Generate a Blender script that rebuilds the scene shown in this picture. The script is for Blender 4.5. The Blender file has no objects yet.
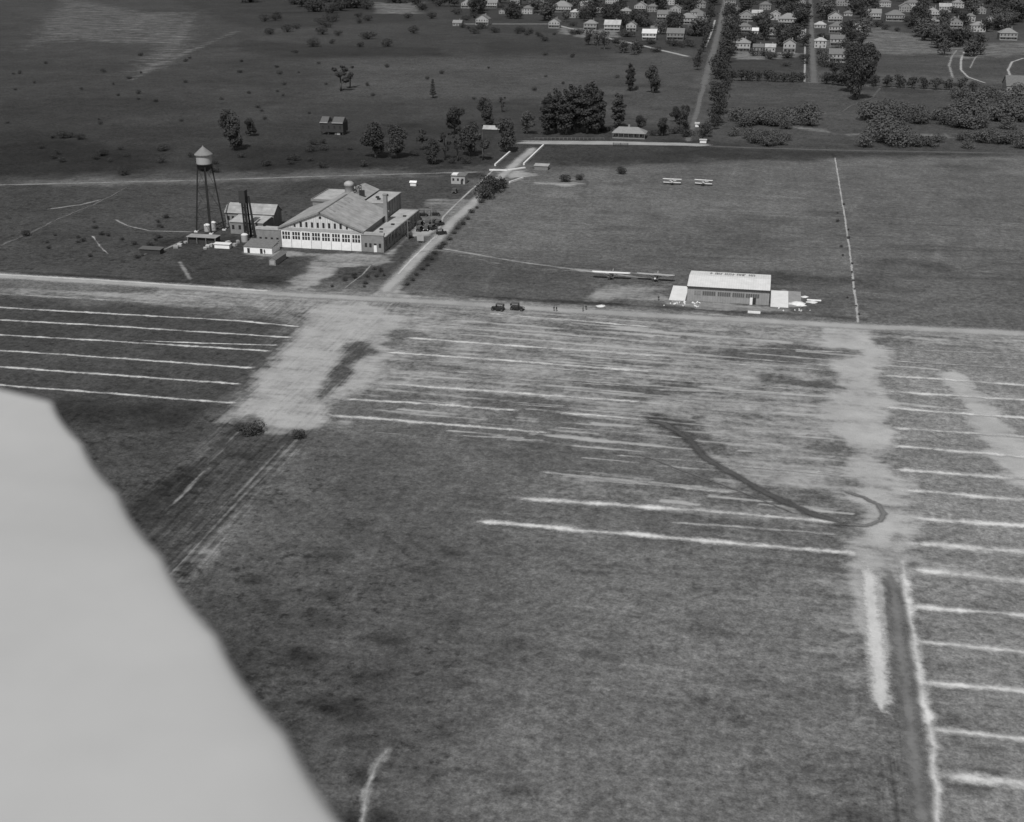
import bpy, bmesh, math, random
import numpy as np
from mathutils import Vector, Matrix
random.seed(11); rng = np.random.default_rng(5)
PI = math.pi; R = math.radians
scene = bpy.context.scene
COL = scene.collection
# ---------------------------------------------------------------- survey of the site
# world: x = east along the airfield grid, y = north, camera 115 m above the origin
F, CX, CY, YH, H = 1230.0, 512.0, 411.0, -90.0, 115.0
PITCH = math.atan((CY - YH) / F); YAW = R(11.8)
CA, SA = math.cos(YAW), math.sin(YAW)
def L(x, y, z=0.0):
    "site coordinates of a point of height z surveyed on the aerial photograph"
    u = (CY - y) / F; r = (x - CX) / F
    dy = math.cos(PITCH) + u * math.sin(PITCH); dz = -math.sin(PITCH) + u * math.cos(PITCH)
    t = (z - H) / dz; X, Y = r * t, dy * t
    return Vector((X * CA - Y * SA, X * SA + Y * CA, z))
def S(y):
    "scale (pixels per metre) of the ground at photo row y"
    return math.cos(PITCH) * (y - YH) / H

# ---------------------------------------------------------------- materials
MATS = {}
def nodes_of(m):
    m.use_nodes = True; nt = m.node_tree
    return nt, nt.nodes, nt.links
def mat(name, v, rough=.85, scale=2.0, amt=.18, metal=0.0, stretch=(1,1,1), spec=.3, bump=0.0, streak=None):
    """grey-toned procedural surface of albedo v with weathering noise"""
    if name in MATS: return MATS[name]
    m = bpy.data.materials.new(name); nt, N, K = nodes_of(m)
    b = N['Principled BSDF']
    b.inputs['Roughness'].default_value = rough; b.inputs['Metallic'].default_value = metal
    b.inputs['Specular IOR Level'].default_value = spec
    tc = N.new('ShaderNodeTexCoord'); mp = N.new('ShaderNodeMapping'); mp.inputs['Scale'].default_value = stretch
    K.new(tc.outputs['Object'], mp.inputs['Vector'])
    n1 = N.new('ShaderNodeTexNoise'); n1.inputs['Scale'].default_value = scale; n1.inputs['Detail'].default_value = 5
    n1.inputs['Roughness'].default_value = .65
    K.new(mp.outputs[0], n1.inputs['Vector'])
    oi = N.new('ShaderNodeObjectInfo')
    a = N.new('ShaderNodeMapRange'); a.inputs['From Min'].default_value = .25; a.inputs['From Max'].default_value = .75
    a.inputs['To Min'].default_value = v * (1 - amt); a.inputs['To Max'].default_value = v * (1 + amt)
    K.new(n1.outputs['Fac'], a.inputs['Value'])
    r = N.new('ShaderNodeMapRange'); r.inputs['To Min'].default_value = .92; r.inputs['To Max'].default_value = 1.08
    K.new(oi.outputs['Random'], r.inputs['Value'])
    mu = N.new('ShaderNodeMath'); mu.operation = 'MULTIPLY'
    K.new(a.outputs[0], mu.inputs[0]); K.new(r.outputs[0], mu.inputs[1])
    last = mu.outputs[0]
    if streak:                                  # board joints / seams: (axis, spacing, depth)
        ax, sp, dep = streak
        sx = N.new('ShaderNodeSeparateXYZ'); K.new(tc.outputs['Object'], sx.inputs[0])
        d = N.new('ShaderNodeMath'); d.operation = 'DIVIDE'; d.inputs[1].default_value = sp; K.new(sx.outputs[ax], d.inputs[0])
        fr = N.new('ShaderNodeMath'); fr.operation = 'FRACT'; K.new(d.outputs[0], fr.inputs[0])
        lt = N.new('ShaderNodeMath'); lt.operation = 'LESS_THAN'; lt.inputs[1].default_value = .22; K.new(fr.outputs[0], lt.inputs[0])
        ma = N.new('ShaderNodeMath'); ma.operation = 'MULTIPLY_ADD'; ma.inputs[1].default_value = -dep; ma.inputs[2].default_value = 1
        K.new(lt.outputs[0], ma.inputs[0])
        m2 = N.new('ShaderNodeMath'); m2.operation = 'MULTIPLY'; K.new(last, m2.inputs[0]); K.new(ma.outputs[0], m2.inputs[1]); last = m2.outputs[0]
    K.new(last, b.inputs['Base Color'])
    MATS[name] = m; return m

M = dict(
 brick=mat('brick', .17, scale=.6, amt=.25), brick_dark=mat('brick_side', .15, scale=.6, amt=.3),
 stucco=mat('stucco', .27, scale=.5), white=mat('white_paint', .60, scale=.7, amt=.12), cream=mat('cream_paint', .36, scale=.6),
 gable=mat('gable_boards', .42, scale=.8, streak=(0, .9, .25)), tar=mat('tar_gravel_roof', .225, scale=.3, amt=.34, streak=(1, 2.4, .10)), tarpale=mat('pale_gravel_roof', .28, scale=.3, amt=.32),
 metalroof=mat('metal_roof', .46, scale=.35, amt=.14, streak=(0, .75, .09)), clap=mat('grey_siding', .22, scale=.5, streak=(0, .8, .12)),
 shingle=mat('shingle', .11, scale=1.2, amt=.3), shingle_pale=mat('pale_shingle', .17, scale=1.0, amt=.2), shingle_dark=mat('dark_shingle', .075, scale=1.2),
 glass=mat('window_glass', .025, rough=.25, spec=.5, amt=.4, scale=.6), darkwood=mat('dark_timber', .03, scale=1.5, amt=.3), wood=mat('grey_timber', .15, scale=1.5, amt=.3),
 steel=mat('dark_steel', .018, rough=.6, scale=2), tank=mat('tank_paint', .28, scale=.5, amt=.12, stretch=(1,1,.3)), tankroof=mat('tank_roof', .16, scale=1),
 bark=mat('bark', .06, scale=3, amt=.3), concrete=mat('concrete', .50, scale=.35, amt=.12), asphalt=mat('worn_road', .2, scale=.5),
 cardark=mat('black_enamel', .02, rough=.35, spec=.5, amt=.1), cargrey=mat('grey_enamel', .06, rough=.4, spec=.5, amt=.1), canvas=mat('dark_canvas', .065, amt=.2), tyre=mat('rubber', .025), chrome=mat('nickel', .5, rough=.3, metal=.8),
 linen_dull=mat('dull_doped_linen', .26, rough=.6, scale=.8, amt=.15), linen=mat('doped_linen', .55, rough=.6, scale=.8, amt=.05), fuselage=mat('dark_fuselage', .05, rough=.5), cloth=mat('dark_cloth', .03), skin=mat('skin', .3), paleskin=mat('light_cloth', .4),
 stroke=mat('faded_black_paint', .15, scale=1.5, amt=.3), lead=mat('roof_stroke', .17, scale=1.5, amt=.25), sand=mat('pale_sand', .5, scale=.8, amt=.2),
)
M['white_house'] = mat('weathered_white_boards', .28, scale=.7, amt=.2); M['cream_house'] = mat('weathered_cream_boards', .19, scale=.7, amt=.2)
def leafmat(name, v):
    m = bpy.data.materials.new(name); nt, N, K = nodes_of(m); b = N['Principled BSDF']
    b.inputs['Roughness'].default_value = .7; b.inputs['Specular IOR Level'].default_value = .25
    g = N.new('ShaderNodeNewGeometry'); oi = N.new('ShaderNodeObjectInfo')
    n = N.new('ShaderNodeTexNoise'); n.inputs['Scale'].default_value = .7; n.inputs['Detail'].default_value = 3
    K.new(g.outputs['Position'], n.inputs['Vector'])
    a = N.new('ShaderNodeMath'); a.operation = 'MULTIPLY_ADD'; a.inputs[1].default_value = .5; K.new(oi.outputs['Random'], a.inputs[0]); K.new(n.outputs['Fac'], a.inputs[2])
    r = N.new('ShaderNodeMapRange'); r.inputs['From Min'].default_value = .3; r.inputs['From Max'].default_value = 1.2
    r.inputs['To Min'].default_value = v * .65; r.inputs['To Max'].default_value = v * 1.4; K.new(a.outputs[0], r.inputs['Value'])
    K.new(r.outputs[0], b.inputs['Base Color']); return m
M['leaf'] = leafmat('leaves', .06); M['leafdark'] = leafmat('dark_leaves', .030); M['leafpale'] = leafmat('pale_leaves', .072)

# ---------------------------------------------------------------- mesh helpers
class MB:
    def __init__(s): s.v = []; s.f = []; s.m = []
    def add(s, vs, fs, mi=0):
        k = len(s.v); s.v += [tuple(p) for p in vs]; s.f += [tuple(i + k for i in f) for f in fs]; s.m += [mi] * len(fs); return s
    def box(s, x0, x1, y0, y1, z0, z1, mi=0):
        return s.add([(x0,y0,z0),(x1,y0,z0),(x1,y1,z0),(x0,y1,z0),(x0,y0,z1),(x1,y0,z1),(x1,y1,z1),(x0,y1,z1)],
              [(0,3,2,1),(4,5,6,7),(0,1,5,4),(1,2,6,5),(2,3,7,6),(3,0,4,7)], mi)
    def tube(s, a, b, r0, r1=None, n=8, cap=True, mi=0):
        a = Vector(a); b = Vector(b); r1 = r0 if r1 is None else r1
        d = (b - a).normalized(); u = d.orthogonal().normalized(); w = d.cross(u)
        vs = [p + (u * math.cos(t) + w * math.sin(t)) * r for p, r in ((a, r0), (b, r1)) for t in [2*PI*i/n for i in range(n)]]
        fs = [(i, (i+1) % n, n + (i+1) % n, n + i) for i in range(n)]
        if cap: fs += [tuple(range(n-1, -1, -1)), tuple(range(n, 2*n))]
        return s.add(vs, fs, mi)
    def path(s, pts, rs, n=6, mi=0):
        for i in range(len(pts) - 1): s.tube(pts[i], pts[i+1], rs[i], rs[i+1], n, True, mi)
        return s
    def lathe(s, prof, n=24, c=(0,0), mi=0):
        vs = [(c[0] + r * math.cos(2*PI*i/n), c[1] + r * math.sin(2*PI*i/n), z) for r, z in prof for i in range(n)]
        fs = [(j*n+i, j*n+(i+1) % n, (j+1)*n+(i+1) % n, (j+1)*n+i) for j in range(len(prof)-1) for i in range(n)]
        return s.add(vs, fs, mi)
    def prism(s, poly, y0, y1, mi=0):          # polygon in x,z extruded along y
        n = len(poly); vs = [(x, y0, z) for x, z in poly] + [(x, y1, z) for x, z in poly]
        fs = [tuple(range(n)), tuple(range(2*n-1, n-1, -1))] + [(i, n+i, n+(i+1) % n, (i+1) % n) for i in range(n)]
        return s.add(vs, fs, mi)
    def prismx(s, poly, x0, x1, mi=0):         # polygon in y,z extruded along x
        n = len(poly); vs = [(x0, y, z) for y, z in poly] + [(x1, y, z) for y, z in poly]
        fs = [tuple(range(n)), tuple(range(2*n-1, n-1, -1))] + [(i, n+i, n+(i+1) % n, (i+1) % n) for i in range(n)]
        return s.add(vs, fs, mi)
    def slab(s, quad, t, mi=0):                # quad of points thickened along its normal
        q = [Vector(p) for p in quad]; nrm = (q[1]-q[0]).cross(q[2]-q[0]).normalized() * t; n = len(q)
        vs = [p for p in q] + [p + nrm for p in q]
        return s.add(vs, [tuple(range(n-1,-1,-1)), tuple(range(n,2*n))] + [(i,(i+1)%n,n+(i+1)%n,n+i) for i in range(n)], mi)
    def mesh(s, name, mats, smooth=False):
        me = bpy.data.meshes.new(name); me.from_pydata(s.v, [], s.f)
        for m in (mats if isinstance(mats, (list, tuple)) else [mats]): me.materials.append(m)
        if len(me.materials) > 1: me.polygons.foreach_set('material_index', s.m)
        bm = bmesh.new(); bm.from_mesh(me); bmesh.ops.recalc_face_normals(bm, faces=bm.faces); bm.to_mesh(me); bm.free()
        if smooth: me.polygons.foreach_set('use_smooth', [True] * len(me.polygons))
        return me
    def build(s, name, mats, parent=None, smooth=False):
        return link(name, s.mesh(name, mats, smooth), parent)
def link(name, data, parent=None, loc=None):
    o = bpy.data.objects.new(name, data); COL.objects.link(o)
    if parent is not None: o.parent = parent
    if loc is not None: o.location = loc
    return o
def tag(o, label, cat, group=None):
    o['label'] = label; o['category'] = cat
    if group: o['group'] = group
    return o
def struct(o, kind='structure'): o['kind'] = kind; return o
def thing(name, label, cat, loc=(0,0,0), rz=0, group=None):
    o = link(name, None, None, loc); o.rotation_euler = (0, 0, rz); return tag(o, label, cat, group)
def kids(o): return [c for c in ALLKIDS.get(o.name, [])]
ALLKIDS = {}
def copy_tree(o, loc, rz=0, label=None, scale=None, parent=None):
    c = o.copy(); COL.objects.link(c)
    if parent is not None: c.parent = parent
    else:
        c.location = loc; c.rotation_euler = (0, 0, rz)
        if scale is not None: c.scale = scale
        if label: c['label'] = label
    for ch in [k for k in bpy.data.objects if k.parent == o] if o.name not in CH else CH[o.name]:
        copy_tree(ch, None, parent=c)
    return c
CH = {}
def cache(o):
    CH[o.name] = list(o.children)
    for c in CH[o.name]: cache(c)

# ---------------------------------------------------------------- ground
def poly_sd(X, Y, poly):
    "signed distance (inside positive) of points to polygon"
    n = len(poly); d2 = np.full(X.shape, 1e12); ins = np.zeros(X.shape, bool)
    for i in range(n):
        ax, ay = poly[i][0], poly[i][1]; bx, by = poly[(i+1) % n][0], poly[(i+1) % n][1]
        ex, ey = bx-ax, by-ay; t = np.clip(((X-ax)*ex + (Y-ay)*ey) / (ex*ex+ey*ey+1e-9), 0, 1)
        d2 = np.minimum(d2, (X-ax-t*ex)**2 + (Y-ay-t*ey)**2)
        c = ((ay > Y) != (by > Y)) & (X < (bx-ax)*(Y-ay)/(by-ay+1e-12) + ax); ins ^= c
    d = np.sqrt(d2); return np.where(ins, d, -d)
def line_d(X, Y, pts):
    d2 = np.full(X.shape, 1e12)
    for i in range(len(pts)-1):
        ax, ay = pts[i][0], pts[i][1]; ex, ey = pts[i+1][0]-ax, pts[i+1][1]-ay
        t = np.clip(((X-ax)*ex + (Y-ay)*ey) / (ex*ex+ey*ey+1e-9), 0, 1)
        d2 = np.minimum(d2, (X-ax-t*ex)**2 + (Y-ay-t*ey)**2)
    return np.sqrt(d2)
def W(*pts): return [L(x, y) for x, y in pts]

def axis_n():
    a = list(np.arange(100, 480, .75)); s = .75
    while a[-1] < 2300: s = min(s * 1.012, 9); a.append(a[-1] + s)
    while a[-1] < 14000: s *= 1.15; a.append(a[-1] + s)
    b = [100]; s = .75
    while b[-1] > -900: s *= 1.25; b.append(b[-1] - s)
    return np.array(sorted(b[1:]) + a)
def axis_e():
    a = list(np.arange(-250, 115, .75)); s = .75
    while a[-1] < 700: s = min(s*1.02, 7); a.append(a[-1] + s)
    while a[-1] < 7000: s *= 1.2; a.append(a[-1] + s)
    b = [-250]; s = .75
    while b[-1] > -1300: s = min(s*1.02, 7); b.append(b[-1] - s)
    while b[-1] > -8000: s *= 1.2; b.append(b[-1] - s)
    return np.array(sorted(b[1:]) + a)
ax_e, ax_n = axis_e(), axis_n()
GE, GN = np.meshgrid(ax_e, ax_n)
dirt = np.zeros(GE.shape); tone = np.ones(GE.shape); rut = np.zeros(GE.shape); rough = np.full(GE.shape, .35)
def vnoise(scale, seed):
    T = np.random.default_rng(seed).uniform(-1, 1, (256, 256)); x = GE/scale; y = GN/scale
    xi = np.floor(x).astype(int); yi = np.floor(y).astype(int); fx = x-xi; fy = y-yi; fx = fx*fx*(3-2*fx); fy = fy*fy*(3-2*fy)
    g = lambda a, b: T[(xi+a) % 256, (yi+b) % 256]
    return (g(0,0)*(1-fx)+g(1,0)*fx)*(1-fy) + (g(0,1)*(1-fx)+g(1,1)*fx)*fy
WARP = .9*vnoise(17, 1) + .6*vnoise(7, 2) + .45*vnoise(3, 3)
def region(arr, pts, val, soft, op='max'):
    P = W(*pts) if not isinstance(pts[0], Vector) else pts
    xs = [p[0] for p in P]; ys = [p[1] for p in P]
    m2_ = soft*2+8
    i0, i1 = np.searchsorted(ax_n, [min(ys)-m2_, max(ys)+m2_]); j0, j1 = np.searchsorted(ax_e, [min(xs)-m2_, max(xs)+m2_])
    sl = (slice(i0, i1), slice(j0, j1))
    if i1 <= i0 or j1 <= j0: return
    k = np.clip((poly_sd(GE[sl], GN[sl], P) + WARP[sl]*min(soft, 7)*.9) / soft * .5 + .5, 0, 1); k = k*k*(3-2*k)
    if op == 'max': arr[sl] = np.maximum(arr[sl], val * k)
    elif op == 'mul': arr[sl] *= 1 + (val-1) * k
    else: arr[sl] = arr[sl]*(1-k) + val*k
def stroke(arr, pts, width, val, soft, op='max'):
    P = W(*pts); xs = [p[0] for p in P]; ys = [p[1] for p in P]; m = width + soft
    i0, i1 = np.searchsorted(ax_n, [min(ys)-m, max(ys)+m]); j0, j1 = np.searchsorted(ax_e, [min(xs)-m, max(xs)+m])
    sl = (slice(i0, i1), slice(j0, j1))
    if i1 <= i0 or j1 <= j0: return
    k = np.clip((width/2 + soft/2 - line_d(GE[sl], GN[sl], P) + WARP[sl]*width*.25) / soft, 0, 1); k = k*k*(3-2*k)
    if op == 'max': arr[sl] = np.maximum(arr[sl], val * k)
    elif op == 'mul': arr[sl] *= 1 + (val-1) * k
    else: arr[sl] = arr[sl]*(1-k) + val*k
# --- kinds of turf (albedo relative to plain mown grass) and painted light-leak glow
region(tone, [(-60,-20),(1100,-20),(1100,152),(-60,180)], .37, 14, 'mul')                 # meadows beyond the railway
region(tone, [(-80,-10),(60,60),(240,60),(420,30),(440,5),(420,-15)], 1.15, 40, 'mul')
region(tone, [(330,60),(700,50),(690,130),(520,100),(330,100)], 1.5, 25, 'mul')
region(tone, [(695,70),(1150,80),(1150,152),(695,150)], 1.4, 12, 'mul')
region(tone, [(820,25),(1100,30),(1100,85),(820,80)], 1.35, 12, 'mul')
region(tone, [(-60,125),(230,125),(480,120),(500,170),(200,180),(-60,186)], .8, 12, 'mul')
region(tone, [(-60,186),(210,182),(480,174),(470,200),(390,285),(200,284),(-60,272)], .47, 6, 'mul')
region(tone, [(170,238),(300,250),(285,285),(180,282)], .8, 6, 'mul')
region(tone, [(432,250),(510,166),(700,150),(833,162),(852,322),(620,306),(395,292)], .86, 3, 'mul')
region(tone, [(432,250),(470,255),(660,275),(680,268),(775,275),(855,300),(856,322),(620,306),(395,292)], .82, 6, 'mul')
region(tone, [(540,150),(835,152),(835,162),(700,160),(540,172)], .9, 4, 'mul')
region(tone, [(838,160),(1100,160),(1120,330),(860,321)], .88, 3, 'mul')
region(tone, [(700,142),(1100,150),(1100,160),(700,152)], .92, 4, 'mul')
region(tone, [(450,200),(620,190),(640,235),(480,250)], 1.15, 14, 'mul')
region(tone, [(620,190),(800,180),(810,250),(640,235)], 1.12, 14, 'mul')
region(tone, [(720,225),(780,225),(780,255),(720,255)], .86, 8, 'mul')
region(tone, [(-60,282),(310,322),(235,402),(170,430),(-60,400)], .47, 6, 'mul')            # dark turf between the left drains
region(tone, [(-60,398),(225,404),(240,425),(150,540),(120,520),(-60,500)], .5, 8, 'mul')
region(tone, [(240,422),(305,430),(170,590),(60,660),(60,560)], .52, 1.6, 'mul')               # rough strip below the ramp
region(tone, [(310,440),(420,450),(520,620),(420,830),(200,830),(150,620)], .66, 16, 'mul')
region(tone, [(200,600),(330,640),(360,720),(300,820),(200,760)], .72, 14, 'mul')
region(tone, [(150,560),(300,590),(430,830),(100,900)], .86, 10, 'mul')
region(tone, [(420,445),(820,470),(830,560),(470,540)], .9, 12, 'mul')
region(tone, [(480,560),(830,580),(850,900),(430,900)], 1.04, 20, 'mul')
region(tone, [(640,560),(845,570),(860,860),(640,860)], 1.12, 18, 'mul')
region(tone, [(880,340),(1200,350),(1300,900),(950,900),(900,580)], 1.55, 8, 'mul')  # paler right-hand ground, light-leak fogging partly painted into its tone
region(tone, [(690,690),(950,700),(950,860),(690,860)], .86, 10, 'mul')
region(tone, [(886,575),(903,580),(925,700),(950,860),(870,860),(893,715)], .86, 3, 'mul')
for a in range(170):                                                                         # clumps of rank grass in the foreground
    x = random.uniform(150, 1000); y = random.uniform(440, 860)
    if random.random() > (1.0 if x < 460 else .35): continue
    c = L(x, y); r = random.uniform(.5, 2.2) * (1.5 if x < 400 else 1)
    P = [Vector((c.x + r*1.7*math.cos(t)*random.uniform(.6,1.2), c.y + r*math.sin(t)*random.uniform(.6,1.2), 0)) for t in np.linspace(0, 2*PI, 9)[:-1]]
    region(tone, P, random.uniform(.55, .85), 1.4, 'mul')
for q, v in ([(-60,150),(60,140),(160,150),(150,178),(-60,184)], .6), ([(240,40),(330,45),(440,48),(440,55),(300,58),(240,52)], .7), ([(230,148),(480,140),(480,168),(230,172)], .75), ([(490,40),(600,50),(620,62),(480,58)], .8), ([(0,100),(150,96),(200,110),(60,125),(0,120)], .8), ([(150,-10),(440,-10),(430,20),(250,30)], .75):
    region(tone, q, v, 9, 'mul')
for a in range(120):                                                                         # patches in the far meadows
    x = random.uniform(-20, 1040); y = random.uniform(8, 180) if random.random() < .6 else random.uniform(180, 290)
    c = L(x, y); r = random.uniform(4, 16) * (.5 if y > 180 else 1.2)
    P = [Vector((c.x + r*2*math.cos(t)*random.uniform(.6,1.2), c.y + r*math.sin(t)*random.uniform(.6,1.2), 0)) for t in np.linspace(0, 2*PI, 9)[:-1]]
    region(tone, P, random.uniform(.65, 1.2), r*.6, 'mul')
stroke(tone, [(396,296),(438,248),(486,188)], 4.5, .62, 2, 'mul')
stroke(tone, [(500,299),(640,306),(790,314),(860,319)], 3, .6, 2, 'mul')
stroke(tone, [(400,293),(500,298),(620,304)], 2, .6, 2, 'mul')
stroke(tone, [(-20,270),(100,277),(250,288)], 2.5, .6, 2, 'mul')
stroke(tone, [(520,168),(640,163),(800,157)], 4, .82, 5, 'mul')
stroke(tone, [(700,150),(850,153),(1050,156)], 4, .8, 4, 'mul')
stroke(tone, [(850,276),(1050,280)], 4, .8, 4, 'mul')
for dx in (0, 1.6, 3.2):
    stroke(tone, [(648+dx,418),(672,428+dx),(692,446+dx),(726,470+dx),(770,495+dx),(815,515+dx),(846,524+dx)], .9, .6, 1.2, 'mul')
stroke(tone, [(846,524),(872,524),(883,516),(876,504),(850,492)], 1.3, .72, 1.2, 'mul')
for k in range(9):
    x0 = 650 + k*11; y0 = 424 - k*2.0
    stroke(tone, [(x0, y0),(x0+30, y0+12),(x0+62, y0+24)], .6, .6, .9, 'mul'); stroke(dirt, [(x0, y0),(x0+30, y0+12),(x0+62, y0+24)], .6, .2, .9, 'set')
for y in (408, 438, 455, 567, 574):
    stroke(tone, [(560,y-3),(640,y),(760,y+5)], 1.5, .78, 1.5, 'mul')


# --- bare pale soil
region(dirt, [(218,422),(250,420),(262,434),(318,430),(350,400),(385,355),(400,318),(372,296),(330,300),(300,322),(262,366)], .86, 3.5)
region(dirt, [(330,430),(352,400),(392,350),(402,318),(470,312),(470,345),(420,360),(390,395),(345,430)], .5, 9)
region(dirt, [(180,285),(390,292),(640,309),(870,327),(1060,334),(1060,345),(860,342),(620,326),(420,325),(310,335),(240,310),(140,300)], .52, 4)
region(dirt, [(285,292),(302,270),(315,256),(285,250),(245,252),(262,258),(330,252),(382,254),(392,262),(345,268),(318,285)], .68, 3)
region(tone, [(285,292),(302,270),(315,256),(285,250),(245,252),(262,258),(330,252),(382,254),(392,262),(345,268),(318,285)], .8, 3, 'set')
region(dirt, [(384,254),(424,222),(440,225),(432,236),(410,238),(392,256)], .85, 2)
region(tone, [(384,254),(424,222),(440,225),(432,236),(410,238),(392,256)], .95, 2, 'set')
region(dirt, [(405,222),(432,200),(470,200),(452,222),(430,232)], .5, 3)
region(dirt, [(365,297),(382,284),(404,284),(412,300)], .9, 2)
region(dirt, [(820,322),(880,325),(890,400),(900,480),(915,560),(905,580),(850,575),(846,500),(824,400)], .98, 4.5)
region(dirt, [(690,330),(860,330),(870,520),(760,500),(640,440),(600,380)], .58, 12)
region(dirt, [(440,318),(700,330),(700,400),(640,440),(430,420),(390,380)], .47, 12)
region(dirt, [(500,470),(640,480),(850,500),(850,545),(680,520),(520,490)], .33, 8)
region(dirt, [(846,560),(905,570),(902,590),(884,580),(890,712),(873,716),(858,600)], .84, 1.5)
region(dirt, [(828,560),(856,570),(872,720),(862,800),(838,720)], .42, 4)
region(dirt, [(900,560),(1060,565),(1060,600),(912,590)], .45, 4)
region(dirt, [(940,375),(955,372),(1010,430),(1060,470),(1060,520),(990,450)], 1.05, 3)
region(dirt, [(880,330),(1060,336),(1060,352),(930,345),(880,345)], .5, 4)
region(dirt, [(590,284),(672,284),(676,302),(640,302),(590,300)], .62, 4)
region(dirt, [(662,300),(690,300),(790,308),(800,314),(700,308),(664,304)], .66, 2)
region(dirt, [(784,290),(803,297),(806,306),(786,308)], .6, 1.5)
region(dirt, [(-60,284),(120,292),(240,302),(250,312),(100,300),(-60,294)], .55, 2)
region(dirt, [(60,-5),(150,12),(190,12),(200,40),(175,68),(120,76),(150,45),(60,40),(20,52),(34,28)], .36, 26)
for q in ([(195,12),(184,30),(160,62),(140,72)], [(150,14),(120,40),(60,42)], [(240,30),(180,55),(130,80)]): stroke(dirt, q, 5, .6, 12)
region(dirt, [(370,2),(425,2),(422,14),(372,14)], .5, 14)
region(dirt, [(520,180),(545,182),(582,183),(570,186),(535,184)], .8, 3)
region(dirt, [(800,45),(880,25),(930,40),(960,45),(1040,40),(1040,55),(960,60),(930,55),(880,55)], .45, 12)
region(dirt, [(735,52),(800,52),(802,58),(735,60)], .6, 5)
region(dirt, [(560,27),(620,30),(625,38),(580,38),(556,34)], .6, 6)
region(dirt, [(790,126),(820,128),(835,133),(860,134),(850,136),(800,131)], .62, 4)
region(dirt, [(880,132),(950,134),(950,138),(880,136)], .5, 4)
region(dirt, [(498,172),(530,168),(540,176),(505,180)], .75, 3)
stroke(dirt, [(440,248),(520,262),(580,270),(645,278)], 1.1, .95, .9)
stroke(dirt, [(560,268),(610,271),(668,276)], .9, .8, .9)
stroke(dirt, [(445,252),(520,268),(600,272)], .8, .6, .9)
stroke(dirt, [(180,262),(186,272),(190,279)], 1.0, .8, 1.0)
stroke(dirt, [(540,178),(600,181),(660,181)], .9, .55, 1.2)
stroke(dirt, [(388,750),(376,765),(366,790),(362,830)], 1.5, .56, 1.2)
for q in ([(238,432),(200,475),(160,520)], [(296,440),(240,500),(170,575)], [(288,442),(230,500),(160,575)]):
    stroke(dirt, q, .7, .6, .7)
region(dirt, [(296,442),(300,446),(200,580),(165,585)], .30, 1.5)
region(rut, [(225,415),(312,430),(180,600),(40,700),(40,560)], 1, 3)
region(rut, [(886,575),(905,580),(950,860),(880,860)], 1, 2)
region(rut, [(262,300),(400,300),(320,430),(218,422)], .8, 3)

region(dirt, [(345,343),(362,340),(376,352),(360,358),(350,364),(338,384),(324,402),(312,408),(316,396),(330,378),(340,360)], .16, 2.0, 'set')
region(tone, [(345,343),(362,340),(376,352),(360,358),(350,364),(338,384),(324,402),(312,408),(316,396),(330,378),(340,360)], .62, 2.5, 'mul')
P_ = [(640,416),(652,412),(668,417),(690,419),(702,416),(694,424),(672,428),(655,426),(646,424)]
region(dirt, P_, .1, 1.5, 'set'); region(tone, P_, .55, 1.5, 'mul')
for q in ([(655,425),(700,428),(745,452),(720,456),(680,440)], [(700,352),(790,346),(850,352),(800,366),(720,362)], [(590,385),(660,382),(720,392),(640,398)], [(470,392),(560,400),(640,424),(560,428),(480,410)], [(745,372),(850,378),(840,390),(760,388)], [(500,440),(530,420),(560,440),(520,470)]):
    region(dirt, q, .12, 4, 'set'); region(tone, q, .8, 4, 'mul')
random.seed(21)
for a in range(110):
    x = random.uniform(360, 800); y = random.uniform(312, 510); ln = random.uniform(30, 190)
    if y > 440 and x < 560: continue
    stroke(dirt, [(x, y), (x+ln*.5, y+ln*.5*(.045+.00012*y)), (x+ln, y+ln*(.045+.00012*y))], random.uniform(.5, 1.5), random.uniform(.6, 1.05), .8)
for q, v in ([(-60,398),(235,404),(330,440),(480,640),(430,900),(-60,900)], 1.0), ([(-60,282),(310,322),(235,402),(-60,392)], .75), ([(330,440),(860,560),(860,900),(430,900),(480,640)], .45), ([(-60,186),(480,174),(390,285),(200,284),(-60,272)], 1.0), ([(-60,-20),(1100,-20),(1100,152),(-60,180)], .8), ([(690,690),(950,700),(950,860),(690,860)], .8):
    region(rough, q, v, 8)
random.seed(8)
for a in range(90):
    x = random.uniform(450, 1010); y = random.uniform(172, 300); k = random.choice([0, 0, 1])
    if k: q = [(x, y), (x+random.uniform(-6,14), y-random.uniform(10,26))]
    else: q = [(x, y), (x+random.uniform(40,140), y+random.uniform(1,7))]
    stroke(tone, q, random.uniform(.6, 2.2), random.choice([.82, .88, 1.14, 1.2]), 1.2, 'mul')
for a in range(60):
    x = random.uniform(420, 850); y = random.uniform(450, 800); ln = random.uniform(50, 160)
    stroke(tone, [(x, y), (x+ln, y+ln*.1)], random.uniform(.4, 1.5), random.choice([.84, .9, 1.12, 1.18]), 1.0, 'mul')
def grid_object():
    ne, nn = len(ax_e), len(ax_n)
    co = np.zeros((nn*ne, 3), np.float32); co[:,0] = GE.ravel(); co[:,1] = GN.ravel()
    idx = np.arange(nn*ne).reshape(nn, ne)
    q = np.stack([idx[:-1,:-1], idx[:-1,1:], idx[1:,1:], idx[1:,:-1]], -1).reshape(-1, 4).astype(np.int32)
    me = bpy.data.meshes.new('ground'); me.vertices.add(len(co)); me.vertices.foreach_set('co', co.ravel())
    me.loops.add(q.size); me.loops.foreach_set('vertex_index', q.ravel())
    me.polygons.add(len(q)); me.polygons.foreach_set('loop_start', np.arange(0, q.size, 4, dtype=np.int32))
    me.update(calc_edges=True)
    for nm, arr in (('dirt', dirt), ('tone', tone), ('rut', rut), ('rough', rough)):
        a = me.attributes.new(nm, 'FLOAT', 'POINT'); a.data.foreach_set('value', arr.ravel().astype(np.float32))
    return me
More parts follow.
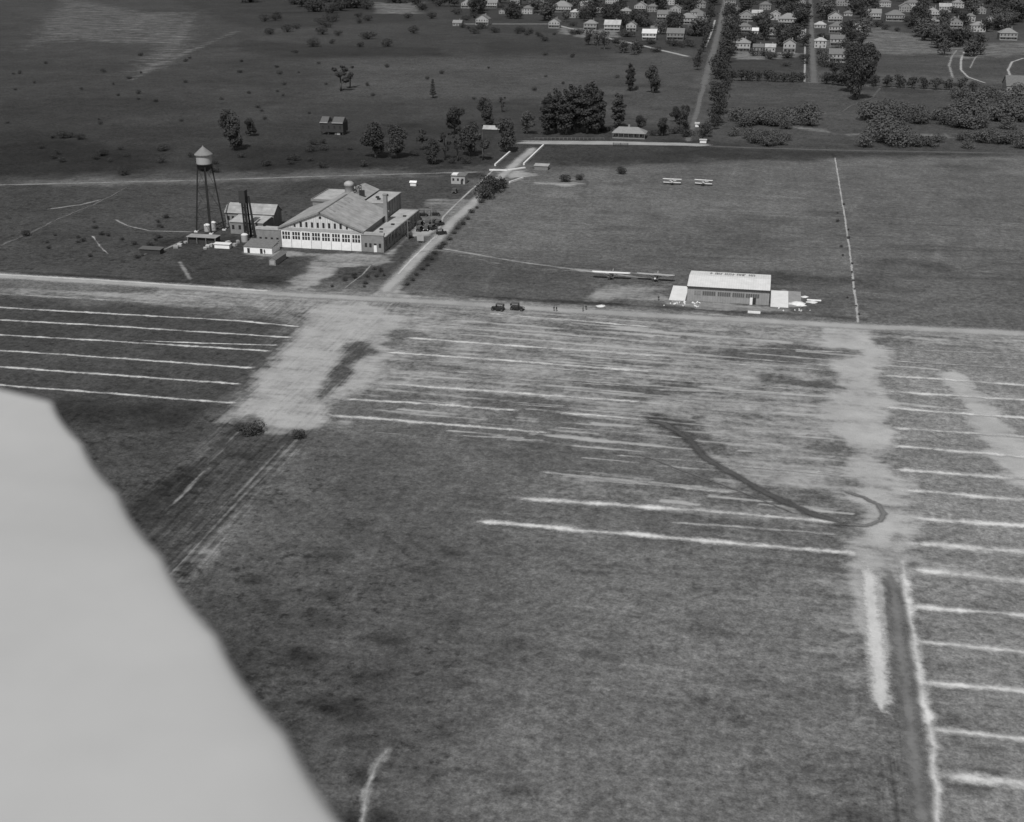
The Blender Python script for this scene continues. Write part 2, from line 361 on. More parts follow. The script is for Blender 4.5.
class NT:
    "tiny shader graph builder"
    def __init__(s, name):
        s.m = bpy.data.materials.new(name); s.nt, s.N, s.K = nodes_of(s.m); s.b = s.N['Principled BSDF']; s.b.inputs['Specular IOR Level'].default_value = .1; s.b.inputs['Roughness'].default_value = .95
    def put(s, sock, v):
        if hasattr(v, 'is_linked') or hasattr(v, 'links'): s.K.new(v, sock)
        else: sock.default_value = v
    def math(s, op, a, b=0.0, c=0.0, clamp=False):
        n = s.N.new('ShaderNodeMath'); n.operation = op; n.use_clamp = clamp
        s.put(n.inputs[0], a); s.put(n.inputs[1], b); s.put(n.inputs[2], c); return n.outputs[0]
    def noise(s, scale, det=4, rough=.6, stretch=(1,1,1), off=(0,0,0)):
        g = s.N.new('ShaderNodeNewGeometry'); mp = s.N.new('ShaderNodeMapping'); mp.inputs['Scale'].default_value = stretch; mp.inputs['Location'].default_value = off
        s.K.new(g.outputs['Position'], mp.inputs['Vector'])
        n = s.N.new('ShaderNodeTexNoise'); n.inputs['Scale'].default_value = scale; n.inputs['Detail'].default_value = det; n.inputs['Roughness'].default_value = rough
        s.K.new(mp.outputs[0], n.inputs['Vector']); return n.outputs['Fac']
    def attr(s, name):
        n = s.N.new('ShaderNodeAttribute'); n.attribute_name = name; return n.outputs['Fac']
    def rng(s, v, a, b, c, d, smooth=False):
        n = s.N.new('ShaderNodeMapRange'); n.interpolation_type = 'SMOOTHSTEP' if smooth else 'LINEAR'
        s.put(n.inputs[0], v)
        for i, t in enumerate((a, b, c, d)): s.put(n.inputs[i+1], t)
        return n.outputs[0]
GRASS, SOIL = .098, .285
def ground_mat():
    t = NT('ground_turf_and_soil')
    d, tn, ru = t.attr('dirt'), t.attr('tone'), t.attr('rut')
    big = t.noise(.018, 4, .6); mid = t.noise(.11, 5, .62, off=(31,7,0)); cl = t.noise(.55, 5, .65, off=(3,9,0)); fine = t.noise(3.2, 3, .6)
    ew = t.noise(.42, 5, .62, stretch=(.10, 1, 1), off=(0,3,0)); ns = t.noise(1.1, 4, .6, stretch=(1, .03, 1))
    ew2 = t.noise(.16, 4, .6, stretch=(.12, 1, 1), off=(8,3,0))
    g = t.math('MULTIPLY', t.rng(big, .3, .7, .82, 1.18), t.rng(mid, .28, .72, .76, 1.24))
    g = t.math('MULTIPLY', g, t.rng(cl, .28, .72, .56, 1.44)); g = t.math('MULTIPLY', g, t.rng(fine, .25, .75, .72, 1.28))
    gr = t.noise(1.5, 2, .5, off=(40,4,0)); g = t.math('MULTIPLY', g, t.rng(gr, .28, .72, .74, 1.26))
    g = t.math('MULTIPLY', g, t.rng(ew, .28, .72, .93, 1.07))
    nsm = t.rng(ns, .3, .7, .62, 1.38)
    g = t.math('MULTIPLY', g, t.math('MULTIPLY_ADD', t.math('SUBTRACT', nsm, 1.0), ru, 1.0))
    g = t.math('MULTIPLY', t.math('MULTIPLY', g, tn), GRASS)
    tf = t.noise(.42, 5, .68, off=(77,5,0)); tf2 = t.noise(.06, 3, .6, off=(12,70,0)); rg = t.attr('rough')
    tm = t.rng(t.math('MULTIPLY_ADD', t.math('SUBTRACT', tf2, .5), .35, tf), .53, .66, 0, 1, True)
    g = t.math('MULTIPLY', g, t.math('SUBTRACT', 1.0, t.math('MULTIPLY', t.math('MULTIPLY', tm, rg), .5)))
    lt = t.rng(tf, .40, .30, 0, 1, True); g = t.math('MULTIPLY', g, t.math('MULTIPLY_ADD', t.math('MULTIPLY', lt, rg), .45, 1.0))
    # soil shows through in streaks
    k = t.math('MULTIPLY_ADD', t.math('SUBTRACT', ew, .5), t.math('MULTIPLY_ADD', ru, -.45, .85), d)
    k = t.math('MULTIPLY_ADD', t.math('SUBTRACT', ew2, .5), 1.0, k)
    k = t.math('MULTIPLY_ADD', t.math('SUBTRACT', cl, .5), .8, k); k = t.math('MULTIPLY_ADD', t.math('SUBTRACT', mid, .5), .55, k)
    k = t.math('MULTIPLY_ADD', t.math('MULTIPLY', t.math('SUBTRACT', ns, .5), ru), .9, k)
    k = t.rng(k, .12, 1.02, 0, 1, True); k = t.math('MULTIPLY', k, t.rng(d, .02, .3, 0, 1, True))
    so = t.math('MULTIPLY', t.math('MULTIPLY', t.rng(fine, .25, .75, .86, 1.14), t.rng(mid, .3, .7, .86, 1.14)), SOIL)
    so = t.math('MULTIPLY', so, t.rng(tn, .5, 1.1, .66, 1.03))
    mx = t.N.new('ShaderNodeMix'); mx.data_type = 'FLOAT'; t.put(mx.inputs[0], k); t.put(mx.inputs[2], g); t.put(mx.inputs[3], so)
    t.K.new(mx.outputs[0], t.b.inputs['Base Color'])
    bp = t.N.new('ShaderNodeBump'); bp.inputs['Strength'].default_value = .55; bp.inputs['Distance'].default_value = .35
    t.K.new(t.math('ADD', cl, t.math('MULTIPLY', fine, .3)), bp.inputs['Height']); t.K.new(bp.outputs[0], t.b.inputs['Normal'])
    return t.m
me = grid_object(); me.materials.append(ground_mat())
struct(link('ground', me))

# ---------------------------------------------------------------- ribbons: roads, paths, chalky drain lines
def ribbon_mat(name, v, rag=.5, lo=.15, hi=.55, var=.16, gaps=0.0):
    t = NT(name); e = t.attr('edge')
    cl = t.noise(.8, 5, .65, off=(5,2,0)); fine = t.noise(3.5, 3, .6); mid = t.noise(.13, 4, .6, off=(1,4,0))
    a = t.math('MULTIPLY_ADD', t.math('SUBTRACT', cl, .5), rag*2, e)
    if gaps: a = t.math('MULTIPLY_ADD', t.math('SUBTRACT', mid, .5), gaps, a)
    a = t.rng(a, lo, hi, 0, 1, True)
    c = t.math('MULTIPLY', t.rng(mid, .3, .7, 1-var, 1+var), t.rng(fine, .25, .75, .88, 1.12))
    c = t.math('MULTIPLY', c, v); t.K.new(c, t.b.inputs['Base Color']); t.K.new(a, t.b.inputs['Alpha'])
    return t.m
RM = dict(drain=ribbon_mat('drain_spoil', .41, .6, .1, 1.2, .25, 1.1), drainfaint=ribbon_mat('faint_drain_spoil', .27, .5, .3, 1.3, .25, 1.3), path=ribbon_mat('path_soil', .17, .35, .1, .9, .2, .9),
          road=ribbon_mat('gravel_road', .25, .35, .05, .8), street=ribbon_mat('town_street', .10, .45, .1, .8), lane=ribbon_mat('lane', .07, .4, .1, .6), pale=ribbon_mat('pale_concrete_road', .24, .15, .05, .35),
          walk=ribbon_mat('concrete_walk', .26, .3, .05, .8, .15, .6), rail=ribbon_mat('railway_ballast', .12, .3, .1, .5, .2, .4), strip=ribbon_mat('chalky_strip', .36, .5, .1, .9))
ZL = [0.012]
def ribbon(name, pts, width, m, jitter=.15, taper=False, world=False):
    P = pts if world else W(*pts)
    P[0] = P[0] + (P[0]-P[1]).normalized()*2.0; P[-1] = P[-1] + (P[-1]-P[-2]).normalized()*2.0
    fine = []
    for i in range(len(P)-1):
        a, b = P[i], P[i+1]; n = max(2, int((b-a).length / max(1.2, width*.6)))
        n = min(n, 160)
        fine += [a.lerp(b, k/n) for k in range(n)]
    fine.append(P[-1])
    ZL[0] += .0015; z = ZL[0]; v = []; ed = []; f = []; j = 0
    for i, p in enumerate(fine):
        d = fine[min(i+1, len(fine)-1)] - fine[max(i-1, 0)]; d.z = 0; d.normalize(); nrm = Vector((-d.y, d.x, 0))
        j = .7*j + random.uniform(-1, 1) * jitter * .5
        w = width * .5 * (1 + random.uniform(-1, 1) * jitter)
        endf = 1.0
        if i == 0 or i == len(fine)-1: endf = 0.0
        elif i == 1 or i == len(fine)-2: endf = .5
        q = p + nrm * j * width * .6
        for s, e in ((-1, 0), (0, endf), (1, 0)): v.append((q.x + nrm.x*w*s, q.y + nrm.y*w*s, z)); ed.append(e)
        if i: k = 3*i; f += [(k-3, k-2, k+1, k), (k-2, k-1, k+2, k+1)]
    me = bpy.data.meshes.new(name); me.from_pydata(v, [], f); me.materials.append(m)
    a = me.attributes.new('edge', 'FLOAT', 'POINT'); a.data.foreach_set('value', ed)
    return struct(link(name, me))
ribbon('main_road', [(-90,268),(0,275.5),(100,281.5),(200,288),(290,294.5),(380,299),(450,302.5),(540,308.5),(640,314.5),(760,320.5),(860,326.5),(1000,332.5),(1150,338)], 9.5, RM['road'], .08)
ribbon('main_road_wheel_track', [(-90,267),(0,274.5),(100,280),(200,286.5),(270,291)], 3.4, RM['strip'], .1)
ribbon('hangar_road', [(380,296),(398,277),(424,251),(438,238),(451,223),(470,205),(490,187),(515,164),(535,147)], 8.0, RM['road'], .08)
ribbon('hangar_road_wheel_track', [(398,274),(409,262),(424,247.5),(436,236)], 1.6, RM['strip'], .15)
ribbon('footpath', [(436,238),(443,217),(455,205),(470,191),(486,177),(494,169)], 1.5, RM['walk'], .1)
ribbon('footpath', [(420,252),(436,250),(470,254),(500,259)], 1.2, RM['path'], .1)
ribbon('street', [(515,142.5),(560,142.8),(620,143.2),(680,144.2),(712,146)], 11, RM['pale'], .05)
ribbon('street', [(705,146),(760,148),(850,150.5),(1000,153),(1100,155)], 7, RM['lane'], .08)
ribbon('pavement', [(522,140.9),(560,141.1),(620,141.6),(708,144.2)], 2.8, RM['walk'], .04)
ribbon('street', [(687,142),(692,128),(697,110),(703,88),(706,76)], 6.5, RM['street'], .12)
ribbon('street', [(703.5,86),(709,66),(715,45),(720,25),(724,5),(727,-15)], 11, RM['street'], .08)
ribbon('street', [(814,84),(813,60),(812,40),(811,18),(810,-10)], 10, RM['street'], .05)
ribbon('pavement', [(705,47),(709,38),(713,28),(715,20)], 3.2, RM['walk'], .05)
ribbon('pavement', [(804.5,82),(805,60),(805,40),(805.5,28)], 2.4, RM['walk'], .05)
ribbon('street', [(728,79),(770,81),(820,83),(870,86),(920,89),(985,93)], 7, RM['street'], .1)
ribbon('street', [(455,24),(500,24),(552,24),(590,33),(612,39),(640,45),(665,51),(690,57)], 8, RM['road'], .1)
ribbon('railway_track', [(-90,187),(0,185),(210,180),(330,176),(480,172)], 4.0, RM['path'], .06)
ribbon('footpath', [(835,158),(842,200),(850,252),(858,322)], 1.2, RM['walk'], .25)
ribbon('footpath', [(0,246),(30,233),(60,218),(95,204),(128,187)], 3.0, ribbon_mat('faint_path', .085, .5, .2, 1.0, .2, .8), .3)
ribbon('footpath', [(50,209),(80,205),(100,200)], 2.5, RM['path'], .3)
ribbon('footpath', [(116,220),(128,226),(150,231),(190,232)], 2.0, RM['path'], .2)
ribbon('footpath', [(145,254),(165,249),(180,242)], 2.2, RM['path'], .2)
ribbon('footpath', [(92,236),(100,246),(108,254)], 1.8, RM['drainfaint'], .3)
ribbon('footpath', [(345,288),(362,275),(371,265)], 1.2, RM['path'], .2)
ribbon('footpath', [(953,78),(949,66),(952,56),(957,50)], 4.0, RM['path'], .1)
ribbon('footpath', [(985,83),(968,77),(961,70),(961,60),(964,52)], 3.0, RM['walk'], .1)
ribbon('footpath', [(970,68),(975,58),(984,50)], 2.5, RM['path'], .1)
ribbon('footpath', [(1020,83),(1011,78),(1008,70),(1012,62),(1024,58)], 3.2, RM['walk'], .1)
ribbon('footpath', [(880,88),(872,98),(850,106),(842,112)], 3, RM['lane'], .2)
ribbon('footpath', [(520,180),(560,183),(585,184)], 3, RM['path'], .2)
left = [((-90,287.5),(0,294),(90,299),(175,304),(240,306)), ((-90,301),(0,307.5),(130,315),(235,320.5),(300,327)), ((-90,314),(0,320),(110,326),(200,332),(290,337.5)),
        ((-90,329),(0,335),(130,342.5),(268,351)), ((144,341),(210,343.5),(275,345.5)), ((-90,344.5),(0,350.6),(120,358.5),(250,368)),
        ((-90,361),(0,367),(120,375.5),(237,384)), ((-90,378),(0,385),(115,394),(231,403))]
for i, q in enumerate(left): ribbon('drain_line', q, 2.2 if i != 4 else 1.4, RM['drainfaint' if i == 0 else 'drain'], .2)
mid = [((491,314),(570,320),(648,327),1.4,0), ((425,325),(500,330),(600,338),1.2,1), ((410,338),(500,345),(666,356),1.7,0), ((385,352),(500,360),(654,372),1.8,0), ((420,369),(520,377),(647,386),1.5,1),
       ((385,384),(500,392),(640,402),1.8,0), ((346,399),(430,404),(515,411),1.7,0), ((560,413),(600,416),(640,420),1.4,0), ((330,415.5),(440,424),(545,433),1.7,0), ((460,436),(500,438),(545,441),1.3,1),
       ((514,498),(660,508),(842,522),2.0,0), ((480,522),(650,536),(862,554),1.9,0), ((666,522),(750,528),(838,535.5),1.5,1), ((540,472),(640,484),(735,493),1.6,1), ((718,466),(790,470),(847,474.5),1.5,1),
       ((440,375),(540,381),(620,386),1.0,1), ((620,396),(700,400),(800,406),1.2,1), ((700,346),(780,349),(850,353),1.2,1), ((430,362),(520,367),(600,372),1.0,1), ((640,352),(760,360),(830,366),1.2,1), ((590,356),(700,362),(820,370),1.0,1), ((660,390),(760,394),(830,398),1.2,1),
       ((520,405),(580,409),(640,412),.9,1), ((560,428),(640,434),(700,440),1.1,1), ((620,456),(700,462),(840,476),1.1,1), ((590,375),(720,384),(840,392),1.0,1), ((490,346),(600,352),(700,357),.8,1)]
for a, b, c, w, fl in mid: ribbon('drain_line', (a, b, c), w*1.75, RM['drainfaint' if fl else 'drain'], .2)
right = [((886,349),(1005,354),1.5,1), ((886,376),(1005,384),1.8,0), ((886,392),(1005,399),1.7,0), ((886,408),(999,416.5),1.7,0), ((893,428.5),(987,434.5),1.8,0), ((896,447),(996,455),1.8,0), ((899,470),(1008,477.6),1.9,0),
         ((908,491),(1023,500),2.0,0), ((914,518.6),(1023,526),2.0,0), ((905,543),(1023,552),2.8,0), ((914,570),(1023,583),2.2,0), ((912,606.5),(1024,616.5),1.7,0), ((920,642),(1024,652.5),1.6,0), ((928,683),(1024,691.5),1.7,0), ((931,731),(1024,740.5),1.5,0), ((938,774),(1024,787),2.3,0),
         ((898,362),(1005,368),1.2,1)]
for a, b, w, fl in right:
    ext = (b[0]+110, b[1]+110*(b[1]-a[1])/(b[0]-a[0])); ribbon('drain_line', ((a[0]-6,a[1]-.6), ((a[0]+b[0])/2, (a[1]+b[1])/2), b, ext), w*1.9, RM['drainfaint' if fl else 'drain'], .2)
ribbon('drain_line', [(902,560),(904,585),(912,624),(922,681),(931,732),(937,790),(939,830)], 3.2, RM['drain'], .25)
ribbon('chalk_strip', [(868,565),(872,610),(877,650),(882,712)], 4.6, ribbon_mat('bare_chalk', .38, .6, .05, .8), .1)
ribbon('lane', [(890,572),(896,610),(905,680),(915,760),(925,840)], 4.6, ribbon_mat('worn_dark_lane', .125, .6, .05, 1.0, .25, .5), .12)
DARK = ribbon_mat('damp_dark_earth', .062, .45, .1, .9, .2, .5)
ribbon('wheel_mark', [(646,419),(668,425),(690,440),(703,456),(726,471),(770,496),(815,516),(846,525)], 3.8, DARK, .2)
ribbon('wheel_mark', [(846,525),(866,526),(880,521),(884,514),(878,505),(864,498),(846,492)], 2.4, ribbon_mat('scuffed_earth', .12, .5, .15, 1.0), .15)
ribbon('wheel_mark', [(640,455),(680,470),(740,492),(790,512)], 1.3, ribbon_mat('faint_scuff', .10, .5, .25, 1.2), .2)
ribbon('footpath', [(388,750),(377,765),(367,790),(362,830)], 1.7, RM['drainfaint'], .25)
def patch(name, poly, m, z=.02, lab=None, cat=None):
    b = MB(); P = [L(x, y) if not isinstance(x, float) or True else 0 for x, y in poly]
    b.slab([(p.x, p.y, z) for p in P], .12); o = b.build(name, m)
    return struct(o)

# ---------------------------------------------------------------- trees
def leaf_quad(mb, p, n, s):
    n = n.normalized(); u = n.orthogonal().normalized(); w = n.cross(u); t = random.uniform(0, PI)
    a = (u*math.cos(t) + w*math.sin(t)) * s * random.uniform(.7, 1.3); b = (w*math.cos(t) - u*math.sin(t)) * s * random.uniform(.5, 1.0)
    mb.add([p-a-b*.4, p+b, p+a-b*.3, p-b*.9+a*.2], [(0,3,2,1)])
def rdir():
    while True:
        v = Vector((random.uniform(-1,1), random.uniform(-1,1), random.uniform(-1,1)))
        if .05 < v.length < 1: return v.normalized()
def crown(lobes, n, s):
    mb = MB(); wts = [l[1].x*l[1].y + l[1].z*l[1].x for l in lobes]
    for i in range(n):
        c, r = random.choices(lobes, wts)[0]
        d = rdir(); k = random.uniform(.45, 1.0) ** .5 * random.uniform(.85, 1.08)
        p = c + Vector((d.x*r.x, d.y*r.y, d.z*r.z)) * k
        leaf_quad(mb, p, d + rdir() * .8 + Vector((0,0,.4)), s)
    return mb
def tree_meshes(kind, n, seed):
    "unit-height tree: crown mesh, trunk mesh"
    random.seed(seed); V = Vector; lobes = []
    tr = MB(); lean = V((random.uniform(-.03,.03), random.uniform(-.03,.03), 0))
    if kind == 'round':
        tr.path([V((0,0,-.02)), V((0,0,.2))+lean, V((0,0,.5))+lean*2, V((0,0,.75))+lean*2], [.035,.028,.02,.008])
        for i in range(9):
            a = i*2.4; z = random.uniform(.16,.82); r = .27*(1-abs(z-.5)*1.1)*random.uniform(.5,1.05)
            c = V((r*math.cos(a), r*math.sin(a), z)); q = random.uniform(.11,.19); lobes.append((c, V((q,q,q*random.uniform(.75,1)))))
            tr.tube(V((0,0,.16+.02*i))+lean, c, .012, .004, 5)
        lobes.append((V((0,0,.55)), V((.22,.22,.38)))); s = .024 if n > 600 else .036
    elif kind == 'poplar':
        tr.path([V((0,0,-.02)), V((0,0,.3))+lean, V((0,0,.7))+lean, V((0,0,.9))+lean], [.025,.02,.012,.004])
        for i in range(11):
            z = .17+.075*i; a = i*2.4; w = .15*math.sin(PI*min(1,(i+2.2)/13))**.7
            c = V((.05*math.cos(a), .05*math.sin(a), z)); lobes.append((c, V((w*random.uniform(.8,1.15), w, .085)))); tr.tube(V((0,0,z-.12)), c, .008, .003, 5)
        s = .022
    elif kind == 'conifer':
        tr.path([V((0,0,-.02)), V((0,0,.5)), V((0,0,.97))], [.028,.018,.003])
        for i in range(7):
            z = .2+.11*i; w = .26*(1-z)**.8*random.uniform(.75,1.1); lobes.append((V((random.uniform(-.02,.02),0,z)), V((w,w,.045))))
        s = .03
    elif kind == 'thin':
        tr.path([V((0,0,-.02)), V((0,0,.4))+lean, V((0,0,.85))+lean*3], [.03,.02,.006])
        for i in range(6):
            a = i*2.3; z = random.uniform(.35,.88); r = random.uniform(.04,.2); c = V((r*math.cos(a), r*math.sin(a), z)); q = random.uniform(.07,.12)
            lobes.append((c, V((q,q,q*.8)))); tr.tube(V((0,0,z-.15))+lean, c, .012, .004, 5)
        s = .03
    else:                                       # shrub
        for i in range(6):
            a = i*1.05; c = V((.4*math.cos(a)*random.uniform(.3,1), .4*math.sin(a)*random.uniform(.3,1), random.uniform(.3,.55))); q = random.uniform(.28,.42)
            lobes.append((c, V((q*1.1,q*1.1,q)))); tr.tube(V((0,0,-.02)), c, .03, .01, 5)
        s = .048
    return crown(lobes, n, s), tr
LEAFS = [M['leaf'], M['leafdark'], M['leafpale']]
TV = {}
def variants(kind, n, count, key):
    TV[key] = []
    for i in range(count):
        c, t = tree_meshes(kind, n, 100*i + hash_kind[kind] + n)
        TV[key].append((c, t))
hash_kind = dict(round=1, poplar=2, conifer=3, thin=4, shrub=5)
variants('round', 2800, 3, 'round'); variants('poplar', 2400, 3, 'poplar'); variants('conifer', 900, 2, 'conifer'); variants('thin', 800, 3, 'thin'); variants('shrub', 1000, 4, 'shrub'); variants('round', 560, 5, 'town'); variants('shrub', 620, 4, 'smallshrub')
random.seed(77)
TM = {}
def tree(name, key, px, py, hpx, label, cat='tree', group=None, vi=None, leaf=1, wide=1.0, parts=True):
    sc = S(py); h = hpx / sc / .97; i = random.randrange(len(TV[key])) if vi is None else vi % len(TV[key])
    loc = L(px, py); c, t = TV[key][i]; rz = random.uniform(0, 6.28)
    if parts:
        k = (key, i, leaf)
        if k not in TM: TM[k] = (c.mesh('crown', LEAFS[leaf]), t.mesh('trunk', M['bark'], True))
        o = thing(name, label, cat, loc, rz, group)
        link('foliage' if 'shrub' in key else 'crown', TM[k][0], o); link('stem' if 'shrub' in key else 'trunk', TM[k][1], o)
    else:
        k = (key, i, leaf, 'joined')
        if k not in TM:
            j = MB(); j.add(c.v, c.f, 0); j.add(t.v, t.f, 1); TM[k] = j.mesh('tree', [LEAFS[leaf], M['bark']])
        o = tag(link(name, TM[k], None, loc), label, cat, group); o.rotation_euler = (0,0,rz)
    o.scale = (h*wide, h*wide, h); return o
tree('broadleaf_tree','round',234,150,42,'big dark round tree beyond the railway, behind the water tower',leaf=1,vi=0,wide=.85)
tree('broadleaf_tree','round',251,136,20,'smaller dark tree just right of the big round tree behind the water tower',leaf=1,vi=1)
tree('bare_tree','thin',341,91,26,'sparse tree, left one of the pair in the middle of the far meadow',leaf=1,vi=0,wide=1.3)
tree('bare_tree','thin',350,88,22,'sparse tree, right one of the pair in the middle of the far meadow',leaf=1,vi=1,wide=1.2)
tree('conifer_tree','conifer',433,98,20,'lone tiered conifer out in the far meadow above the roadside trees',leaf=1)
tree('broadleaf_tree','round',376,158,36,'dark leafy tree left in the pair behind the big hangar roof',leaf=1,vi=2)
tree('broadleaf_tree','round',397,158,37,'dark leafy tree right in the pair behind the big hangar roof',leaf=1,vi=1,wide=.9)
tree('slender_tree','thin',423,150,24,'slender tree with a small top, right of the dark leafy pair behind the hangar',leaf=1,vi=2)
tree('broadleaf_tree','round',433,164,26,'low bushy tree beside the railway, left of the bridge approach',leaf=1,vi=0)
tree('broadleaf_tree','round',454,134,30,'round tree rising over the low pale roof by the lane',leaf=1,vi=1)
tree('slender_tree','thin',445,160,30,'sparse tall tree between the bushy tree and the white-roofed hut',leaf=1,vi=0)
tree('slender_tree','thin',458,161,28,'sparse tall tree straight above the grey hut with the white roof',leaf=1,vi=1)
tree('broadleaf_tree','round',470,156,34,'full tree left of the low shed, nearest the lane',leaf=1,vi=2)
tree('slender_tree','thin',483,160,32,'sparse tree just left of the bridge approach',leaf=1,vi=2)
tree('broadleaf_tree','round',487,128,32,'tree behind the low shed by the lane',leaf=1,vi=0,wide=.8)
tree('broadleaf_tree','round',507,152,38,'dark tree at the left end of the pale concrete street',leaf=1,vi=1,wide=.85)
tree('slender_tree','thin',502,112,16,'tiny lollipop tree alone in the far meadow',leaf=1,vi=0)
tree('broadleaf_tree','round',527,134,24,'pale faint tree left of the poplar clump',leaf=0,vi=2)
for i,(x,y,h,w) in enumerate([(547,135,40,1.1),(556,133,43,1.1),(566,135,44,1.15),(577,133,45,1.1),(587,134,46,1.15),(597,134,46,1.1),(572,130,44,1.1),(590,130,47,1.1)]):
    tree('poplar_tree','poplar',x,y,h,'tall poplar in the dense clump left of the hip-roofed cottage','tree','poplars in the clump beside the cottage',leaf=1,wide=w)
tree('poplar_tree','poplar',618,128,34,'single tall poplar standing straight behind the hip-roofed cottage',leaf=1,wide=1.25)
tree('broadleaf_tree','round',640,132,18,'small tree behind the right end of the cottage roof',leaf=1)
tree('broadleaf_tree','round',662,136,20,'small dark tree right of the cottage',leaf=1)
tree('poplar_tree','poplar',630,91,27,'upright dark tree in the far meadow, left one of two above the cottage',leaf=1,wide=1.1)
tree('broadleaf_tree','round',653,93,29,'fuller dark tree in the far meadow, right of two above the cottage',leaf=1,vi=0,wide=.8)
tree('broadleaf_tree','round',683,130,28,'dark tree on the left verge at the mouth of the long lane',leaf=1,vi=1,wide=.8)
tree('broadleaf_tree','round',676,122,16,'low tree left of the lane mouth behind the dark verge tree',leaf=1,vi=2)
tree('broadleaf_tree','round',858,100,58,'very large dark tree rising above the cross street hedge row',leaf=1,vi=0,wide=.62)
tree('broadleaf_tree','round',849,92,40,'tall dark tree touching the left side of the very large tree',leaf=1,vi=2,wide=.75)
tree('broadleaf_tree','round',866,84,44,'tall tree behind the very large dark tree by the cross street',leaf=1,vi=1,wide=.75)
# verge trees of the lane
for i in range(26):
    y = 140 - i*4.6 + random.uniform(-2,2); cx = np.interp(y, [5,45,88,128,142],[724,715,703,692,687])
    tree('verge_tree','town',cx + 9 + random.uniform(0,16)*S(y)/1.6, y, random.uniform(14,26), 'leafy tree crowding the right side of the long lane to the town','tree','trees along the right side of the lane',leaf=1)
for i in range(10):
    y = 70 - i*6; cx = np.interp(y, [5,45,88],[724,715,703])
    tree('verge_tree','town',cx - 9 - random.uniform(0,4), y, random.uniform(10,16), 'leafy tree on the left side of the long lane to the town','tree','trees along the left side of the lane',leaf=1)
for i in range(9): tree('street_tree','town',733+i*8.6,80.5+i*.25,random.uniform(10,13),'small round tree in the clipped row left of the second town street','tree','clipped trees left of the second street',leaf=1,wide=1.5,parts=False)
for i in range(13): tree('street_tree','town',826+i*12.2 if i>3 else 826+i*6.0,84+i*.65,random.uniform(11,14),'small round tree in the clipped row right of the second town street','tree','clipped trees right of the second street',leaf=1,wide=1.5,parts=False)

# scrub
def scatter(poly, n, fn):
    xs=[p[0] for p in poly]; ys=[p[1] for p in poly]; k=0; g=0
    while k < n and g < n*40:
        g+=1; x=random.uniform(min(xs),max(xs)); y=random.uniform(min(ys),max(ys)); ins=False
        for i in range(len(poly)):
            ax,ay=poly[i]; bx,by=poly[(i+1)%len(poly)]
            if (ay>y)!=(by>y) and x<(bx-ax)*(y-ay)/(by-ay)+ax: ins=not ins
        if ins and fn(x,y): k+=1
def shrub(label, group, hmin, hmax, key='smallshrub', leaf=1, wide=1.1, name='shrub'):
    def f(x, y): tree(name, key, x, y, random.uniform(hmin,hmax), label, 'shrub', group, leaf=leaf, wide=wide*random.uniform(.9,1.4)); return True
    return f
scatter([(735,118),(810,118),(812,130),(780,132),(735,126)],20,shrub('leafy shrub in the thicket below the second street','thicket below the second street',10,17,leaf=0))
scatter([(712,134),(760,146),(795,146),(795,139),(740,136)],10,shrub('dark shrub beside the grey road near the lane mouth','shrubs by the lane mouth',9,14,leaf=0))
scatter([(870,112),(1030,118),(1030,130),(900,128),(865,122)],34,shrub('leafy shrub in the broad thicket right of the meadow track','broad thicket on the right',12,20,leaf=0))
scatter([(885,128),(900,147),(880,147),(872,136)],7,shrub('tall dark shrub where the thicket reaches the grey road','tall shrubs by the grey road',16,26,leaf=0))
scatter([(860,140),(1030,140),(1030,149),(860,148)],22,shrub('low shrub in the hedge line along the grey road','hedge along the grey road',9,15,leaf=0))
scatter([(960,95),(1030,95),(1030,118),(960,118)],14,shrub('shrub on the bank below the curving drives','shrubs below the curving drives',10,16,leaf=0))
for x,y,h,l in [(484,198,17,'dark bush at the roadside by the bridge, nearest the airfield'),(491,192,20,'largest dark bush at the roadside by the bridge'),(500,188,13,'small dark bush at the roadside nearest the bridge walls')]:
    tree('bush','shrub',x,y,h,l,'shrub',leaf=1)
tree('bush','shrub',254,433,13,'dark bush at the left foot of the pale dirt ramp','shrub',leaf=1,wide=1.5)
tree('bush','shrub',299,438,11,'dark bush at the right foot of the pale dirt ramp','shrub',leaf=1)
tree('bush','shrub',240,430,7,'low bush left of the dark bush at the ramp foot','shrub',leaf=1,wide=1.4)
tree('bush','shrub',565,182,9,'low bush on the field beside the pale bare patch near the bridge','shrub',leaf=1)
tree('bush','shrub',621,174,9,'low bush on the field above the two parked biplanes','shrub',leaf=1)
tree('bush','shrub',124,175,10,'low dark bush beside the railway at the far left','shrub',leaf=1)
tree('bush','shrub',26,236,7,'low bush beside the winding footpath at the far left','shrub',leaf=1)
tree('bush','shrub',580,180,7,'small low bush nearest the biplanes, right of the bare patch','shrub',leaf=1)
for i in range(18):
    t=i/17; tree('hedge_shrub','smallshrub',404+78*t+random.uniform(-1,1)+4,286-88*t+random.uniform(-1,1),random.uniform(2.5,5),'low dark shrub along the right verge of the hangar road','shrub','low shrubs along the hangar road',leaf=1,wide=1.3)
for i in range(14):
    t=i/13; tree('hedge_shrub','smallshrub',840+14*t+random.choice([-4,4])+random.uniform(-1,1),205+110*t,random.uniform(2,3.5),'small dark shrub beside the straight pale path across the field','shrub','small shrubs along the straight path',leaf=1)
scatter([(40,225),(180,215),(175,262),(40,262)],22,shrub('small dark scrub plant in the rough grass left of the water tower','scrub left of the water tower',2.5,5))
scatter([(342,268),(402,264),(376,288),(322,289)],12,shrub('small dark weed clump in the grass plot before the big hangar','weeds before the big hangar',2.5,5))
scatter([(40,130),(210,150),(320,140),(480,165),(200,175),(40,170)],40,shrub('dark shrub scattered in the rough meadow beyond the railway','shrubs in the meadow beyond the railway',4,9))
